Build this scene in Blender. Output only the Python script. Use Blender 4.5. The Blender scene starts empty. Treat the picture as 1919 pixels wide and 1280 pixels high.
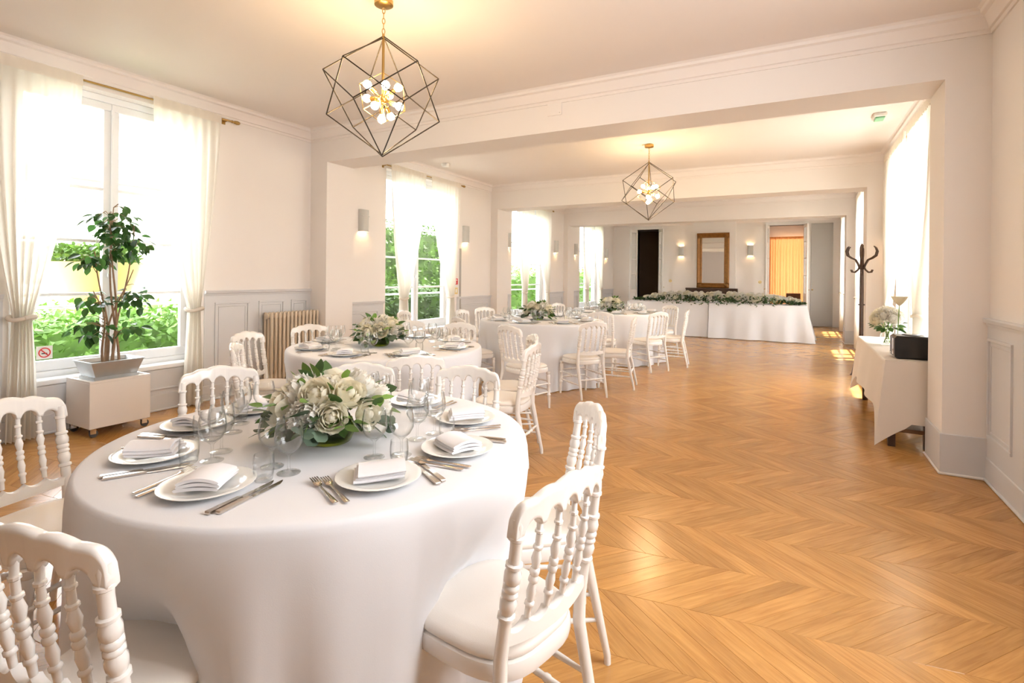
import bpy, math, random
from mathutils import Vector, Matrix
S = bpy.context.scene
COL = S.collection
PI = math.pi
R = math.radians
rnd = random.Random(7)

# ------------------------------------------------------------------ camera, world, sun, exposure
H = 1.35
cam_d = bpy.data.cameras.new('camera'); cam = bpy.data.objects.new('camera', cam_d); COL.objects.link(cam)
cam.location = (0, 0, H)
cam.rotation_euler = (R(90), R(-0.594), R(28.448))
cam_d.sensor_width = 36; cam_d.lens = 980.0 / 1919 * 36
cam_d.shift_y = -(640 - 517.5) / 1919
cam_d.clip_start = 0.05
S.camera = cam
S.cycles.transparent_max_bounces = 24
W = bpy.data.worlds.new('sky'); S.world = W; W.use_nodes = True
bg = W.node_tree.nodes['Background']
bg.inputs[0].default_value = (0.965, 0.975, 1.0, 1); bg.inputs[1].default_value = 5.0
sd = bpy.data.lights.new('sun_offscreen', 'SUN'); sd.energy = 13.0; sd.angle = R(1.0); sd.color = (1, .95, .86)
sun = bpy.data.objects.new('sun_offscreen', sd); COL.objects.link(sun)
sun.rotation_euler = Vector((-.36, -.16, -1.0)).to_track_quat('-Z', 'Y').to_euler()
# casement on the right wall of the first room, beyond the frame: its two lit leaves show in the wine glasses and on the floor;
# it stands in the wall plane above the dado and has the radiance of the sky
wd = bpy.data.lights.new('window_right_offscreen', 'AREA'); wd.shape = 'RECTANGLE'; wd.size = 1.85; wd.size_y = 1.5; wd.energy = 5.0 * math.pi * 1.85 * 1.5; wd.color = (.965, .975, 1)
wo = bpy.data.objects.new('window_right_offscreen', wd); COL.objects.link(wo); wo.location = (1.156, 1.75, 2.045); wo.rotation_euler = (0, R(90), 0)
S.view_settings.view_transform = 'Standard'; S.view_settings.look = 'None'
S.view_settings.gamma = 1.0; S.view_settings.use_curve_mapping = False
S.view_settings.exposure = 1.2

XL, XR = -5.46, 1.16
YB, YF = 17.3, -2.6
ZC, ZB = 3.175, 2.74

# ------------------------------------------------------------------ materials
def mat(name, col, rough=.5, metal=0, noise=0, nscale=8, bump=0, bscale=60, spec=.5, emit=None, es=0, trans=0, coat=0, sheen=0, stretch=None):
    m = bpy.data.materials.new(name); m.use_nodes = True
    nt = m.node_tree; b = nt.nodes['Principled BSDF']
    b.inputs['Base Color'].default_value = (*col, 1); b.inputs['Roughness'].default_value = rough
    b.inputs['Metallic'].default_value = metal; b.inputs['Specular IOR Level'].default_value = spec
    b.inputs['Transmission Weight'].default_value = trans; b.inputs['Coat Weight'].default_value = coat
    b.inputs['Sheen Weight'].default_value = sheen
    if emit: b.inputs['Emission Color'].default_value = (*emit, 1); b.inputs['Emission Strength'].default_value = es
    tc = nt.nodes.new('ShaderNodeTexCoord')
    src = tc.outputs['Object']
    if stretch:
        mp = nt.nodes.new('ShaderNodeMapping'); mp.inputs['Scale'].default_value = stretch
        nt.links.new(src, mp.inputs[0]); src = mp.outputs[0]
    if noise:
        n = nt.nodes.new('ShaderNodeTexNoise'); n.inputs['Scale'].default_value = nscale; n.inputs['Detail'].default_value = 4
        nt.links.new(src, n.inputs['Vector'])
        mx = nt.nodes.new('ShaderNodeMix'); mx.data_type = 'RGBA'
        mx.inputs['A'].default_value = (*[c * (1 - noise) for c in col], 1)
        mx.inputs['B'].default_value = (*[min(1, c * (1 + noise)) for c in col], 1)
        nt.links.new(n.outputs['Fac'], mx.inputs['Factor']); nt.links.new(mx.outputs['Result'], b.inputs['Base Color'])
    if bump:
        n2 = nt.nodes.new('ShaderNodeTexNoise'); n2.inputs['Scale'].default_value = bscale
        nt.links.new(src, n2.inputs['Vector'])
        bp = nt.nodes.new('ShaderNodeBump'); bp.inputs['Strength'].default_value = bump; bp.inputs['Distance'].default_value = .01
        nt.links.new(n2.outputs['Fac'], bp.inputs['Height']); nt.links.new(bp.outputs['Normal'], b.inputs['Normal'])
    return m

def leafmat(name, col, var=.35, rough=.45, tl=.3):
    m = bpy.data.materials.new(name); m.use_nodes = True; nt = m.node_tree; nt.nodes.clear()
    out = nt.nodes.new('ShaderNodeOutputMaterial'); p = nt.nodes.new('ShaderNodeBsdfPrincipled'); t = nt.nodes.new('ShaderNodeBsdfTranslucent')
    mx = nt.nodes.new('ShaderNodeMixShader'); mx.inputs[0].default_value = tl
    oi = nt.nodes.new('ShaderNodeObjectInfo'); tc = nt.nodes.new('ShaderNodeTexCoord'); nz = nt.nodes.new('ShaderNodeTexNoise'); nz.inputs['Scale'].default_value = 2.7
    nt.links.new(tc.outputs['Object'], nz.inputs['Vector'])
    ad = nt.nodes.new('ShaderNodeMath'); ad.operation = 'ADD'; nt.links.new(oi.outputs['Random'], ad.inputs[0]); nt.links.new(nz.outputs['Fac'], ad.inputs[1])
    rp = nt.nodes.new('ShaderNodeValToRGB'); rp.color_ramp.elements[0].position = .3; rp.color_ramp.elements[1].position = 1.4 / 1.6
    rp.color_ramp.elements[0].color = (*[c * (1 - var) for c in col], 1); rp.color_ramp.elements[1].color = (*[min(1, c * (1 + var)) for c in col], 1)
    sc = nt.nodes.new('ShaderNodeMath'); sc.operation = 'MULTIPLY'; sc.inputs[1].default_value = .6; nt.links.new(ad.outputs[0], sc.inputs[0])
    nt.links.new(sc.outputs[0], rp.inputs[0])
    nt.links.new(rp.outputs[0], p.inputs['Base Color']); nt.links.new(rp.outputs[0], t.inputs['Color']); p.inputs['Roughness'].default_value = rough
    nt.links.new(p.outputs[0], mx.inputs[1]); nt.links.new(t.outputs[0], mx.inputs[2]); nt.links.new(mx.outputs[0], out.inputs[0])
    return m

def clothmat(name, col, tl=.35, sheer=0.0):
    m = bpy.data.materials.new(name); m.use_nodes = True; nt = m.node_tree; nt.nodes.clear()
    out = nt.nodes.new('ShaderNodeOutputMaterial'); d = nt.nodes.new('ShaderNodeBsdfDiffuse'); t = nt.nodes.new('ShaderNodeBsdfTranslucent')
    d.inputs[0].default_value = (*col, 1); t.inputs[0].default_value = (*col, 1)
    tc = nt.nodes.new('ShaderNodeTexCoord'); nz = nt.nodes.new('ShaderNodeTexNoise'); nz.inputs['Scale'].default_value = 350
    bp = nt.nodes.new('ShaderNodeBump'); bp.inputs['Strength'].default_value = .08; bp.inputs['Distance'].default_value = .002
    nt.links.new(tc.outputs['Object'], nz.inputs['Vector']); nt.links.new(nz.outputs['Fac'], bp.inputs['Height'])
    nt.links.new(bp.outputs['Normal'], d.inputs['Normal'])
    mx = nt.nodes.new('ShaderNodeMixShader'); mx.inputs[0].default_value = tl
    nt.links.new(d.outputs[0], mx.inputs[1]); nt.links.new(t.outputs[0], mx.inputs[2])
    last = mx
    if sheer:
        tr = nt.nodes.new('ShaderNodeBsdfTransparent'); m2 = nt.nodes.new('ShaderNodeMixShader'); m2.inputs[0].default_value = sheer
        nt.links.new(mx.outputs[0], m2.inputs[1]); nt.links.new(tr.outputs[0], m2.inputs[2]); last = m2
    nt.links.new(last.outputs[0], out.inputs[0])
    return m

def glassmat(name, tint=(.992, .995, .995), edge=(.60, .63, .63), ior=1.45, grz=.8):
    # thin clear glass: straight-through transmission plus Fresnel reflection
    m = bpy.data.materials.new(name); m.use_nodes = True; nt = m.node_tree; nt.nodes.clear()
    out = nt.nodes.new('ShaderNodeOutputMaterial'); tr = nt.nodes.new('ShaderNodeBsdfTransparent'); g = nt.nodes.new('ShaderNodeBsdfGlossy')
    g.inputs['Roughness'].default_value = .02
    lw = nt.nodes.new('ShaderNodeLayerWeight'); lw.inputs['Blend'].default_value = .5
    pw = nt.nodes.new('ShaderNodeMath'); pw.operation = 'POWER'; pw.inputs[1].default_value = 3.2; nt.links.new(lw.outputs['Facing'], pw.inputs[0])
    r0 = ((ior - 1) / (ior + 1)) ** 2
    fr = nt.nodes.new('ShaderNodeMath'); fr.operation = 'MULTIPLY_ADD'; fr.inputs[1].default_value = grz; fr.inputs[2].default_value = r0; nt.links.new(pw.outputs[0], fr.inputs[0])
    mc = nt.nodes.new('ShaderNodeMix'); mc.data_type = 'RGBA'; mc.inputs['A'].default_value = (*tint, 1); mc.inputs['B'].default_value = (*edge, 1)
    nt.links.new(pw.outputs[0], mc.inputs['Factor']); nt.links.new(mc.outputs['Result'], tr.inputs[0])
    mx = nt.nodes.new('ShaderNodeMixShader'); nt.links.new(fr.outputs[0], mx.inputs[0]); nt.links.new(tr.outputs[0], mx.inputs[1]); nt.links.new(g.outputs[0], mx.inputs[2])
    nt.links.new(mx.outputs[0], out.inputs[0])
    return m

def woodfloor(name, attr):
    m = bpy.data.materials.new(name); m.use_nodes = True; nt = m.node_tree; b = nt.nodes['Principled BSDF']; N = nt.nodes.new; Lk = nt.links.new
    if attr:
        a = N('ShaderNodeAttribute'); a.attribute_name = 'tone'; rs = a.outputs['Fac']
    else:
        oi = N('ShaderNodeObjectInfo'); rs = oi.outputs['Random']
    uv = N('ShaderNodeUVMap')
    cb = N('ShaderNodeCombineXYZ'); mm = N('ShaderNodeMath'); mm.operation = 'MULTIPLY'; mm.inputs[1].default_value = 37.0
    Lk(rs, mm.inputs[0]); Lk(mm.outputs[0], cb.inputs[0]); Lk(mm.outputs[0], cb.inputs[1])
    va = N('ShaderNodeVectorMath'); Lk(uv.outputs[0], va.inputs[0]); Lk(cb.outputs[0], va.inputs[1])
    mp = N('ShaderNodeMapping'); mp.inputs['Scale'].default_value = (3.0, 42.0, 1); Lk(va.outputs[0], mp.inputs[0])
    nz = N('ShaderNodeTexNoise'); nz.inputs['Scale'].default_value = 1.6; nz.inputs['Detail'].default_value = 6; nz.inputs['Distortion'].default_value = .8; Lk(mp.outputs[0], nz.inputs['Vector'])
    mp2 = N('ShaderNodeMapping'); mp2.inputs['Scale'].default_value = (2.2, 9.0, 1); Lk(va.outputs[0], mp2.inputs[0])
    n2 = N('ShaderNodeTexNoise'); n2.inputs['Scale'].default_value = 1.3; n2.inputs['Detail'].default_value = 2; Lk(mp2.outputs[0], n2.inputs['Vector'])
    rp = N('ShaderNodeValToRGB'); e = rp.color_ramp.elements
    e[0].position = .3; e[0].color = (.39, .18, .05, 1); e[1].position = .68; e[1].color = (.60, .315, .095, 1)
    ad = N('ShaderNodeMath'); ad.operation = 'MULTIPLY_ADD'; ad.inputs[1].default_value = .6; Lk(nz.outputs['Fac'], ad.inputs[0])
    m4 = N('ShaderNodeMath'); m4.operation = 'MULTIPLY'; m4.inputs[1].default_value = .4; Lk(n2.outputs['Fac'], m4.inputs[0]); Lk(m4.outputs[0], ad.inputs[2])
    Lk(ad.outputs[0], rp.inputs[0])
    hs = N('ShaderNodeHueSaturation'); vr = N('ShaderNodeMapRange'); vr.inputs['To Min'].default_value = .88; vr.inputs['To Max'].default_value = 1.1
    Lk(rs, vr.inputs['Value']); Lk(vr.outputs[0], hs.inputs['Value']); Lk(rp.outputs[0], hs.inputs['Color'])
    Lk(hs.outputs[0], b.inputs['Base Color']); b.inputs['Roughness'].default_value = .21; b.inputs['Specular IOR Level'].default_value = .45
    bp = N('ShaderNodeBump'); bp.inputs['Strength'].default_value = .06; bp.inputs['Distance'].default_value = .004
    Lk(nz.outputs['Fac'], bp.inputs['Height']); Lk(bp.outputs[0], b.inputs['Normal'])
    return m

M = {}
M['wall'] = mat('warm_white_paint', (.86, .815, .775), .6, noise=.015, nscale=2, bump=.03, bscale=120)
M['ceil'] = mat('ceiling_paint', (.86, .805, .765), .7, noise=.015, nscale=1.5)
M['trimw'] = mat('white_gloss_paint', (.85, .83, .80), .35)
M['grey'] = mat('pale_grey_paint', (.66, .66, .67), .4, noise=.015, nscale=3)
M['greyd'] = mat('grey_door_paint', (.46, .44, .41), .45)
M['winw'] = mat('window_white_paint', (.86, .88, .90), .35)
M['chair'] = mat('white_chair_lacquer', (.86, .83, .79), .22, coat=.3)
M['cush'] = mat('cream_leatherette', (.85, .79, .72), .42, bump=.05, bscale=400)
M['cloth'] = clothmat('white_linen', (.86, .865, .89), .12)
M['cream_cloth'] = clothmat('cream_cotton', (.84, .77, .69), .12)
M['curtain'] = clothmat('sheer_cream_voile', (.90, .87, .81), .5, .05)
M['tie'] = clothmat('cream_tie_fabric', (.88, .82, .74), .3)
M['amber'] = clothmat('amber_curtain', (.80, .40, .16), .3)
M['glass'] = glassmat('clear_glass')
M['pane'] = glassmat('window_pane', (.985, .995, .995), (.95, .96, .96), 1.2, .25)
M['greenglass'] = glassmat('green_glass', (.55, .62, .18), (.22, .28, .04))
M['china'] = mat('white_china', (.84, .84, .81), .12, coat=.4)
M['napkin'] = clothmat('white_napkin', (.88, .87, .89), .1)
M['steel'] = mat('polished_steel', (.62, .56, .50), .18, metal=1)
M['brass'] = mat('aged_brass', (.50, .33, .12), .3, metal=1)
M['black_wire'] = mat('dark_bronze_wire', (.045, .035, .025), .4, metal=.6)
M['bulb'] = mat('lit_bulb', (1, .9, .7), .3, emit=(1, .70, .36), es=70)
M['sbulb'] = mat('lit_sconce_bulb', (1, .9, .7), .3, emit=(1, .62, .30), es=150)
M['shade'] = mat('grey_plaster_shade', (.60, .60, .57), .6)
M['rad'] = mat('cream_radiator_enamel', (.66, .55, .42), .4, noise=.03, nscale=6)
M['zinc'] = mat('zinc_sheet', (.50, .52, .53), .38, metal=.85, noise=.12, nscale=14)
M['soil'] = mat('dark_soil', (.04, .028, .02), .9, noise=.4, nscale=60, bump=.6)
M['bark'] = mat('ficus_bark', (.30, .19, .11), .75, noise=.3, nscale=30, bump=.3)
M['ficus'] = leafmat('ficus_leaf', (.055, .15, .035), .5, .3)
M['euc'] = leafmat('eucalyptus_leaf', (.13, .19, .13), .35, .5)
M['dark_leaf'] = leafmat('dark_green_leaf', (.06, .13, .035), .45, .35)
M['fresh_leaf'] = leafmat('fresh_green_leaf', (.17, .30, .06), .4, .45)
M['petal'] = leafmat('ivory_petal', (.90, .86, .72), .04, .6, .45)
M['petalw'] = leafmat('white_petal', (.91, .89, .83), .04, .6, .45)
M['stamen'] = mat('yellow_flower_heart', (.62, .50, .10), .7)
M['darkwood'] = mat('dark_stained_wood', (.06, .03, .018), .35, noise=.3, nscale=8, stretch=(1, 1, 6))
M['gilt'] = mat('brown_gilt_wood', (.27, .115, .022), .35, metal=.35, noise=.5, nscale=14, bump=.5, bscale=40)
M['mirror'] = mat('mirror_silver', (.86, .86, .84), .02, metal=1)
M['black'] = mat('black_plastic', (.012, .012, .012), .28)
M['chrome'] = mat('chrome', (.8, .8, .8), .1, metal=1)
M['rubber'] = mat('grey_rubber', (.08, .08, .08), .6)
M['white_pl'] = mat('white_plastic', (.84, .83, .80), .4)
M['lamgrey'] = mat('white_laminate', (.82, .78, .74), .45)
M['red'] = mat('red_sign', (.65, .03, .03), .4)
M['yel'] = mat('yellow_sign', (.80, .62, .25), .4)
M['green_lens'] = mat('green_lens', (.25, .6, .35), .3)
M['lawn'] = mat('pale_gravel', (.42, .39, .34), .9, noise=.2, nscale=30)
M['hedge'] = leafmat('hedge_leaf', (.11, .225, .035), .65, .5)
M['render'] = mat('pale_house_render', (.83, .80, .72), .8, noise=.04, nscale=1)
M['tile'] = mat('terracotta_roof', (.50, .24, .13), .8, noise=.2, nscale=8)
M['pot'] = mat('yellow_ochre_glaze', (.46, .34, .14), .5, noise=.15, nscale=3)
M['darkroom'] = mat('brown_room_paint', (.42, .32, .22), .7)
M['plank'] = woodfloor('oak_plank', False); M['plank_far'] = woodfloor('oak_plank_far', True)
M['gap'] = mat('dark_joint', (.10, .05, .02), .8)
M['shelfwood'] = mat('brown_table_wood', (.20, .10, .045), .4, noise=.2, nscale=6, stretch=(6, 1, 1))

# ------------------------------------------------------------------ mesh helpers
class MB:
    def __init__(s): s.v = []; s.f = []
    def add(s, vs, fs):
        o = len(s.v); s.v += [tuple(p) for p in vs]; s.f += [tuple(i + o for i in f) for f in fs]; return s
    def box(s, x0, x1, y0, y1, z0, z1, c=0):
        if x0 > x1: x0, x1 = x1, x0
        if y0 > y1: y0, y1 = y1, y0
        if c <= 0:
            return s.add([(x0, y0, z0), (x1, y0, z0), (x1, y1, z0), (x0, y1, z0), (x0, y0, z1), (x1, y0, z1), (x1, y1, z1), (x0, y1, z1)],
                         [(0, 3, 2, 1), (4, 5, 6, 7), (0, 1, 5, 4), (1, 2, 6, 5), (2, 3, 7, 6), (3, 0, 4, 7)])
        def ring(i, z): return [(x0 + i, y0 + i, z), (x1 - i, y0 + i, z), (x1 - i, y1 - i, z), (x0 + i, y1 - i, z)]
        vs = ring(c, z0) + ring(0, z0 + c) + ring(0, z1 - c) + ring(c, z1)
        fs = [(3, 2, 1, 0), (12, 13, 14, 15)]
        for k in range(3):
            for i in range(4):
                j = (i + 1) % 4; fs.append((4 * k + i, 4 * k + j, 4 * k + 4 + j, 4 * k + 4 + i))
        return s.add(vs, fs)
    def loft(s, rings, close=True, caps=True):
        n = len(rings[0]); vs = [p for r in rings for p in r]; fs = []
        for k in range(len(rings) - 1):
            for i in range(n if close else n - 1):
                j = (i + 1) % n; fs.append((k * n + i, k * n + j, (k + 1) * n + j, (k + 1) * n + i))
        if caps and close: fs.append(tuple(range(n - 1, -1, -1))); fs.append(tuple((len(rings) - 1) * n + i for i in range(n)))
        return s.add(vs, fs)
    def lathe(s, prof, n=16, c=(0, 0, 0), caps=True):
        return s.loft([[(c[0] + r * math.cos(2 * PI * i / n), c[1] + r * math.sin(2 * PI * i / n), c[2] + z) for i in range(n)] for r, z in prof], True, caps)
    def sweep(s, pts, rad, n=8, caps=True):
        pts = [Vector(p) for p in pts]
        if not hasattr(rad, '__len__'): rad = [rad] * len(pts)
        rings = []; up = None
        for i, p in enumerate(pts):
            t = (pts[min(i + 1, len(pts) - 1)] - pts[max(i - 1, 0)])
            if t.length < 1e-9: t = Vector((0, 0, 1))
            t.normalize()
            if up is None:
                up = Vector((1, 0, 0)) if abs(t.x) < .8 else Vector((0, 0, 1))
            a = up - t * up.dot(t)
            if a.length < 1e-6: a = t.orthogonal()
            a.normalize(); up = a; b = t.cross(a)
            rings.append([tuple(p + a * (rad[i] * math.cos(2 * PI * k / n)) + b * (rad[i] * math.sin(2 * PI * k / n))) for k in range(n)])
        return s.loft(rings, True, caps)
    def rod(s, a, b, r, n=6): return s.sweep([a, b], r, n)
    def ball(s, c, r, n=10, m=6, sq=(1, 1, 1)):
        pr = [(max(1e-4, math.sin(PI * k / m)) * r, -math.cos(PI * k / m) * r) for k in range(m + 1)]
        o = len(s.v); s.lathe(pr, n)
        for i in range(o, len(s.v)):
            x, y, z = s.v[i]; s.v[i] = (x * sq[0] + c[0], y * sq[1] + c[1], z * sq[2] + c[2])
        return s
    def grid(s, P, nu, nv):
        vs = [P(i / nu, j / nv) for j in range(nv + 1) for i in range(nu + 1)]
        return s.add(vs, [(j * (nu + 1) + i, j * (nu + 1) + i + 1, (j + 1) * (nu + 1) + i + 1, (j + 1) * (nu + 1) + i) for j in range(nv) for i in range(nu)])
    def extr(s, poly, axis, a, b):
        # poly in the two other axes, extruded along axis from a to b
        def mk(p, t): return {'x': (t, p[0], p[1]), 'y': (p[0], t, p[1]), 'z': (p[0], p[1], t)}[axis]
        return s.loft([[mk(p, a) for p in poly], [mk(p, b) for p in poly]])
    def xf(s, mtx):
        s.v = [tuple(mtx @ Vector(p)) for p in s.v]; return s
    def mesh(s, name, m, smooth=False):
        me = bpy.data.meshes.new(name); me.from_pydata(s.v, [], s.f)
        if m: me.materials.append(M[m])
        import bmesh
        b = bmesh.new(); b.from_mesh(me); bmesh.ops.recalc_face_normals(b, faces=b.faces); b.to_mesh(me); b.free()
        if smooth:
            me.polygons.foreach_set('use_smooth', [True] * len(me.polygons))
            try: me.set_sharp_from_angle(angle=R(smooth if smooth > 1 else 40))
            except Exception: pass
        me.update(); return me
    def obj(s, name, m, parent=None, smooth=False, loc=(0, 0, 0)):
        return link(name, s.mesh(name, m, smooth), parent, loc)

def link(name, me, parent=None, loc=(0, 0, 0), rz=0):
    o = bpy.data.objects.new(name, me); COL.objects.link(o); o.location = loc; o.rotation_euler = (0, 0, rz)
    if parent: o.parent = parent
    return o
def tag(o, label, cat=None, group=None, kind=None):
    o['label'] = label
    if cat: o['category'] = cat
    if group: o['group'] = group
    if kind: o['kind'] = kind
    return o
def empty(name, loc=(0, 0, 0), rz=0):
    o = link(name, None, None, loc, rz); o.empty_display_size = .05; return o
KIDS = {}
def kids(o): return [c for c in bpy.data.objects if c.parent == o]
def tree_of(o): return (o, [tree_of(c) for c in kids(o)])
def copy_tree(t, parent=None):
    o, ch = t; c = o.copy(); COL.objects.link(c); c.parent = parent
    for k in ch: copy_tree(k, c)
    return c
def struct(o, label, cat): return tag(o, label, cat, None, 'structure')

# ------------------------------------------------------------------ room shell
T = .30
WIN_L = [(1.74, 3.25), (6.05, 7.85), (10.05, 11.9), (14.15, 15.95)]
WIN_R = [(6.0, 8.4), (10.5, 12.3), (14.4, 16.2)]
ZS, ZT = .44, 2.97
def wall_x(x0, x1, wins, y0, y1):
    b = MB(); y = y0
    for a, c in wins:
        b.box(x0, x1, y, a, 0, ZC); b.box(x0, x1, a, c, 0, ZS); b.box(x0, x1, a, c, ZT, ZC); y = c
    b.box(x0, x1, y, y1, 0, ZC); return b
wl = struct(wall_x(XL - T, XL, WIN_L, YF, YB).obj('wall_left', 'wall'), 'long warm white wall with the garden windows', 'wall')
wr = struct(wall_x(XR, XR + T, WIN_R, YF, YB).obj('wall_right', 'wall'), 'warm white wall with grey panelled dado', 'wall')
DL = (-4.63, -3.91); DR = (-.70, .22); DZ = 2.93
b = MB(); xs = XL - T
for a, c in (DL, DR):
    b.box(xs, a, YB, YB + .2, 0, ZC); b.box(a, c, YB, YB + .2, DZ, ZC); xs = c
b.box(xs, XR + T, YB, YB + .2, 0, ZC)
wb = struct(b.obj('wall_back', 'wall'), 'far end wall with mirror and two glazed doorways', 'wall')
b = MB(); b.box(XL - T, XR + T, YF - .3, YF, 0, ZC)
struct(b.obj('wall_front', 'wall'), 'plain warm white end wall facing the mirror', 'wall')
struct(MB().box(XL - T - .3, XR + T + .3, YF - .4, YB + 4.2, ZC, ZC + .3).obj('ceiling', 'ceil'), 'flat warm white ceiling', 'ceiling')

struct(MB().box(XL - T, XR + T, YF - .3, YB + 4, ZC + .3, 6.6).obj('garden_shade_block', 'render'), 'added unseen block above the ceiling that shades the garden', 'shade block')  # added block, never in view: keeps the sun off the garden hedge

# beams with their piers: (y0,y1,zbottom, left pier inner x, right pier inner x)
PIERS = [(4.65, 5.10, 2.757, -5.17, .909), (9.15, 9.6, 2.70, -5.30, .909), (12.95, 13.4, 2.70, -5.33, .93)]
for i, (y0, y1, zb, xa, xb) in enumerate(PIERS):
    b = MB(); b.box(XL, XR, y0, y1, zb, ZC); b.box(XL, xa, y0, y1, 0, zb); b.box(xb, XR, y0, y1, 0, zb)
    o = struct(b.obj('trim_%d' % (i + 1), 'wall'), ['white ceiling beam on two piers between first and second room', 'white ceiling beam on piers behind the coat stand', 'white ceiling beam over the long flower table'][i], 'beam')
    pl = MB(); e = .012
    for (p0, p1) in ((XL, xa + e), (xb - e, XR)): pl.box(p0, p1, y0 - e, y1 + e, 0, .285, .004)
    pl.obj('plinth', 'grey', o)
    q = MB()
    for (p0, p1) in ((XL, xa + .022), (xb - .022, XR)): q.box(p0, p1, y0 - .022, y1 + .022, 0, .018, .005)
    q.obj('floor_bead', 'trimw', o)

# cornices
def cornice(b, p0, p1, d):
    # p0,p1: wall-line points, d: unit direction into the room
    prof = [(0, -.15), (.012, -.15), (.016, -.125), (.03, -.12), (.035, -.095), (.05, -.07), (.062, -.045), (.085, -.035), (.09, -.012), (.11, 0), (0, 0)]
    b.loft([[(p[0] + d[0] * o, p[1] + d[1] * o, ZC + z) for o, z in prof] for p in (p0, p1)])
nt_ = 4
ys = [YF] + [v for p in PIERS for v in p[:2]] + [YB]
rooms = [(ys[i], ys[i + 1]) for i in range(0, len(ys), 2)]
cnames = ['first room', 'second room', 'third room', 'end room']
for i, (a, c) in enumerate(rooms):
    b = MB(); cornice(b, (XL, a), (XL, c), (1, 0)); cornice(b, (XR, a), (XR, c), (-1, 0))
    cornice(b, (XL, c), (XR, c), (0, -1))
    if i: cornice(b, (XL, a), (XR, a), (0, 1))
    struct(b.obj('trim_%d' % nt_, 'ceil', smooth=30), 'stepped plaster cornice around the ceiling of the %s' % cnames[i], 'cornice'); nt_ += 1

# dado panelling
def dado(parent, x, d, y0, y1, zr, pans, base=.14):
    b = MB(); b.box(x, x + d * .012, y0, y1, 0, zr - .05); b.obj('dado_panel', 'grey', parent)
    b = MB(); prof = [(0, -.06), (.018, -.055), (.022, -.035), (.036, -.03), (.04, -.008), (.032, 0), (0, 0)]
    b.extr([(x + d * o, zr + z) for o, z in prof], 'y', y0, y1); b.obj('dado_rail', 'grey', parent)
    for (a, c) in pans:
        for (i, wd) in ((0, .022), (.04, .012)):
            z0, z1 = .30 + i, zr - .13 - i; a2, c2 = a + i, c - i; m = MB(); h = .024 if i == 0 else .018
            m.box(x, x + d * h, a2, c2, z0, z0 + wd, .004); m.box(x, x + d * h, a2, c2, z1 - wd, z1, .004)
            m.box(x, x + d * h, a2, a2 + wd, z0 + wd, z1 - wd, .004); m.box(x, x + d * h, c2 - wd, c2, z0 + wd, z1 - wd, .004)
            m.obj('panel_moulding', 'grey', parent)
dado(wl, XL, 1, YF, 1.70, 1.165, [(.5, .95), (1.08, 1.6)])
dado(wl, XL, 1, 3.29, 4.65, 1.165, [(3.40, 3.80), (3.92, 4.26), (4.36, 4.60)])
for (a, c) in ((5.10, 6.0), (7.95, 9.15), (9.6, 10.0), (11.95, 12.95), (13.4, 14.1), (16.0, 17.3)): dado(wl, XL, 1, a, c, .96, [(a + .12, c - .12)])
dado(wr, XR, -1, YF, 4.65, 1.10, [(4.17 - k * .62, 4.61 - k * .62) if k == 0 else (4.64 - .62 * (k + 1) + .08, 4.62 - .62 * k - .05) for k in range(0, 6)])
for (a, c) in ((8.5, 9.15), (9.6, 10.4), (12.4, 12.95), (13.4, 14.3)): dado(wr, XR, -1, a, c, .96, [(a + .1, c - .1)])
# window spandrels (grey boards under each sill)
for (a, c) in WIN_L:
    m = MB(); m.box(XL, XL + .014, a, c, .16, .40); m.box(XL, XL + .03, a, c, .205, .225, .006); m.obj('spandrel_board', 'grey', wl)
def base(name, x, d, spans, lab):
    b = MB()
    for (a, c) in spans: b.box(x, x + d * .02, a, c, 0, .16, .004); b.box(x, x + d * .032, a, c, 0, .02, .006)
    struct(b.obj(name, 'grey'), lab, 'baseboard')
base('baseboard_left', XL, 1, rooms, 'pale grey skirting along the window wall')
base('baseboard_right', XR, -1, rooms, 'pale grey skirting along the panelled wall')

# ------------------------------------------------------------------ parquet floor
fl = struct(MB().box(XL - .2, XR + .2, YF - .2, YB + 4, -.2, -.004).obj('floor', 'gap'), 'glossy oak chevron parquet floor', 'floor')
ANG = R(6.5); Bw = .375; Pw = .112
ca, sa = math.cos(ANG), math.sin(ANG)
def st2w(s, t): return (ca * s - sa * t, sa * s + ca * t)
def w2st(x, y): return (ca * x + sa * y, -sa * x + ca * y)
def clip(poly, x0, x1, y0, y1):
    for ax, lim, sg in ((0, x0, 1), (0, x1, -1), (1, y0, 1), (1, y1, -1)):
        out = []
        for i in range(len(poly)):
            p, q = poly[i - 1], poly[i]; dp, dq = sg * (p[ax] - lim), sg * (q[ax] - lim)
            if dp >= 0 and dq < 0 or dp < 0 and dq >= 0:
                u = dp / (dp - dq); out.append((p[0] + (q[0] - p[0]) * u, p[1] + (q[1] - p[1]) * u))
            if dq >= 0: out.append(q)
        poly = out
        if len(poly) < 3: return []
    return poly
yaw = R(28.448)
def pix(x, y, z):
    d = -math.sin(yaw) * x + math.cos(yaw) * y; r = math.cos(yaw) * x + math.sin(yaw) * y
    if d < .1: return None
    return 959.5 + 980 * r / d, 517.5 + 980 * (H - z) / d + .0104 * 980 * r / d, d
TABLES = [(-1.45, 1.32, .70), (-2.87, 3.21, .75), (-2.92, 6.22, .80), (-2.62, 8.38, .78)]
pl = []
g = .0006
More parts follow.
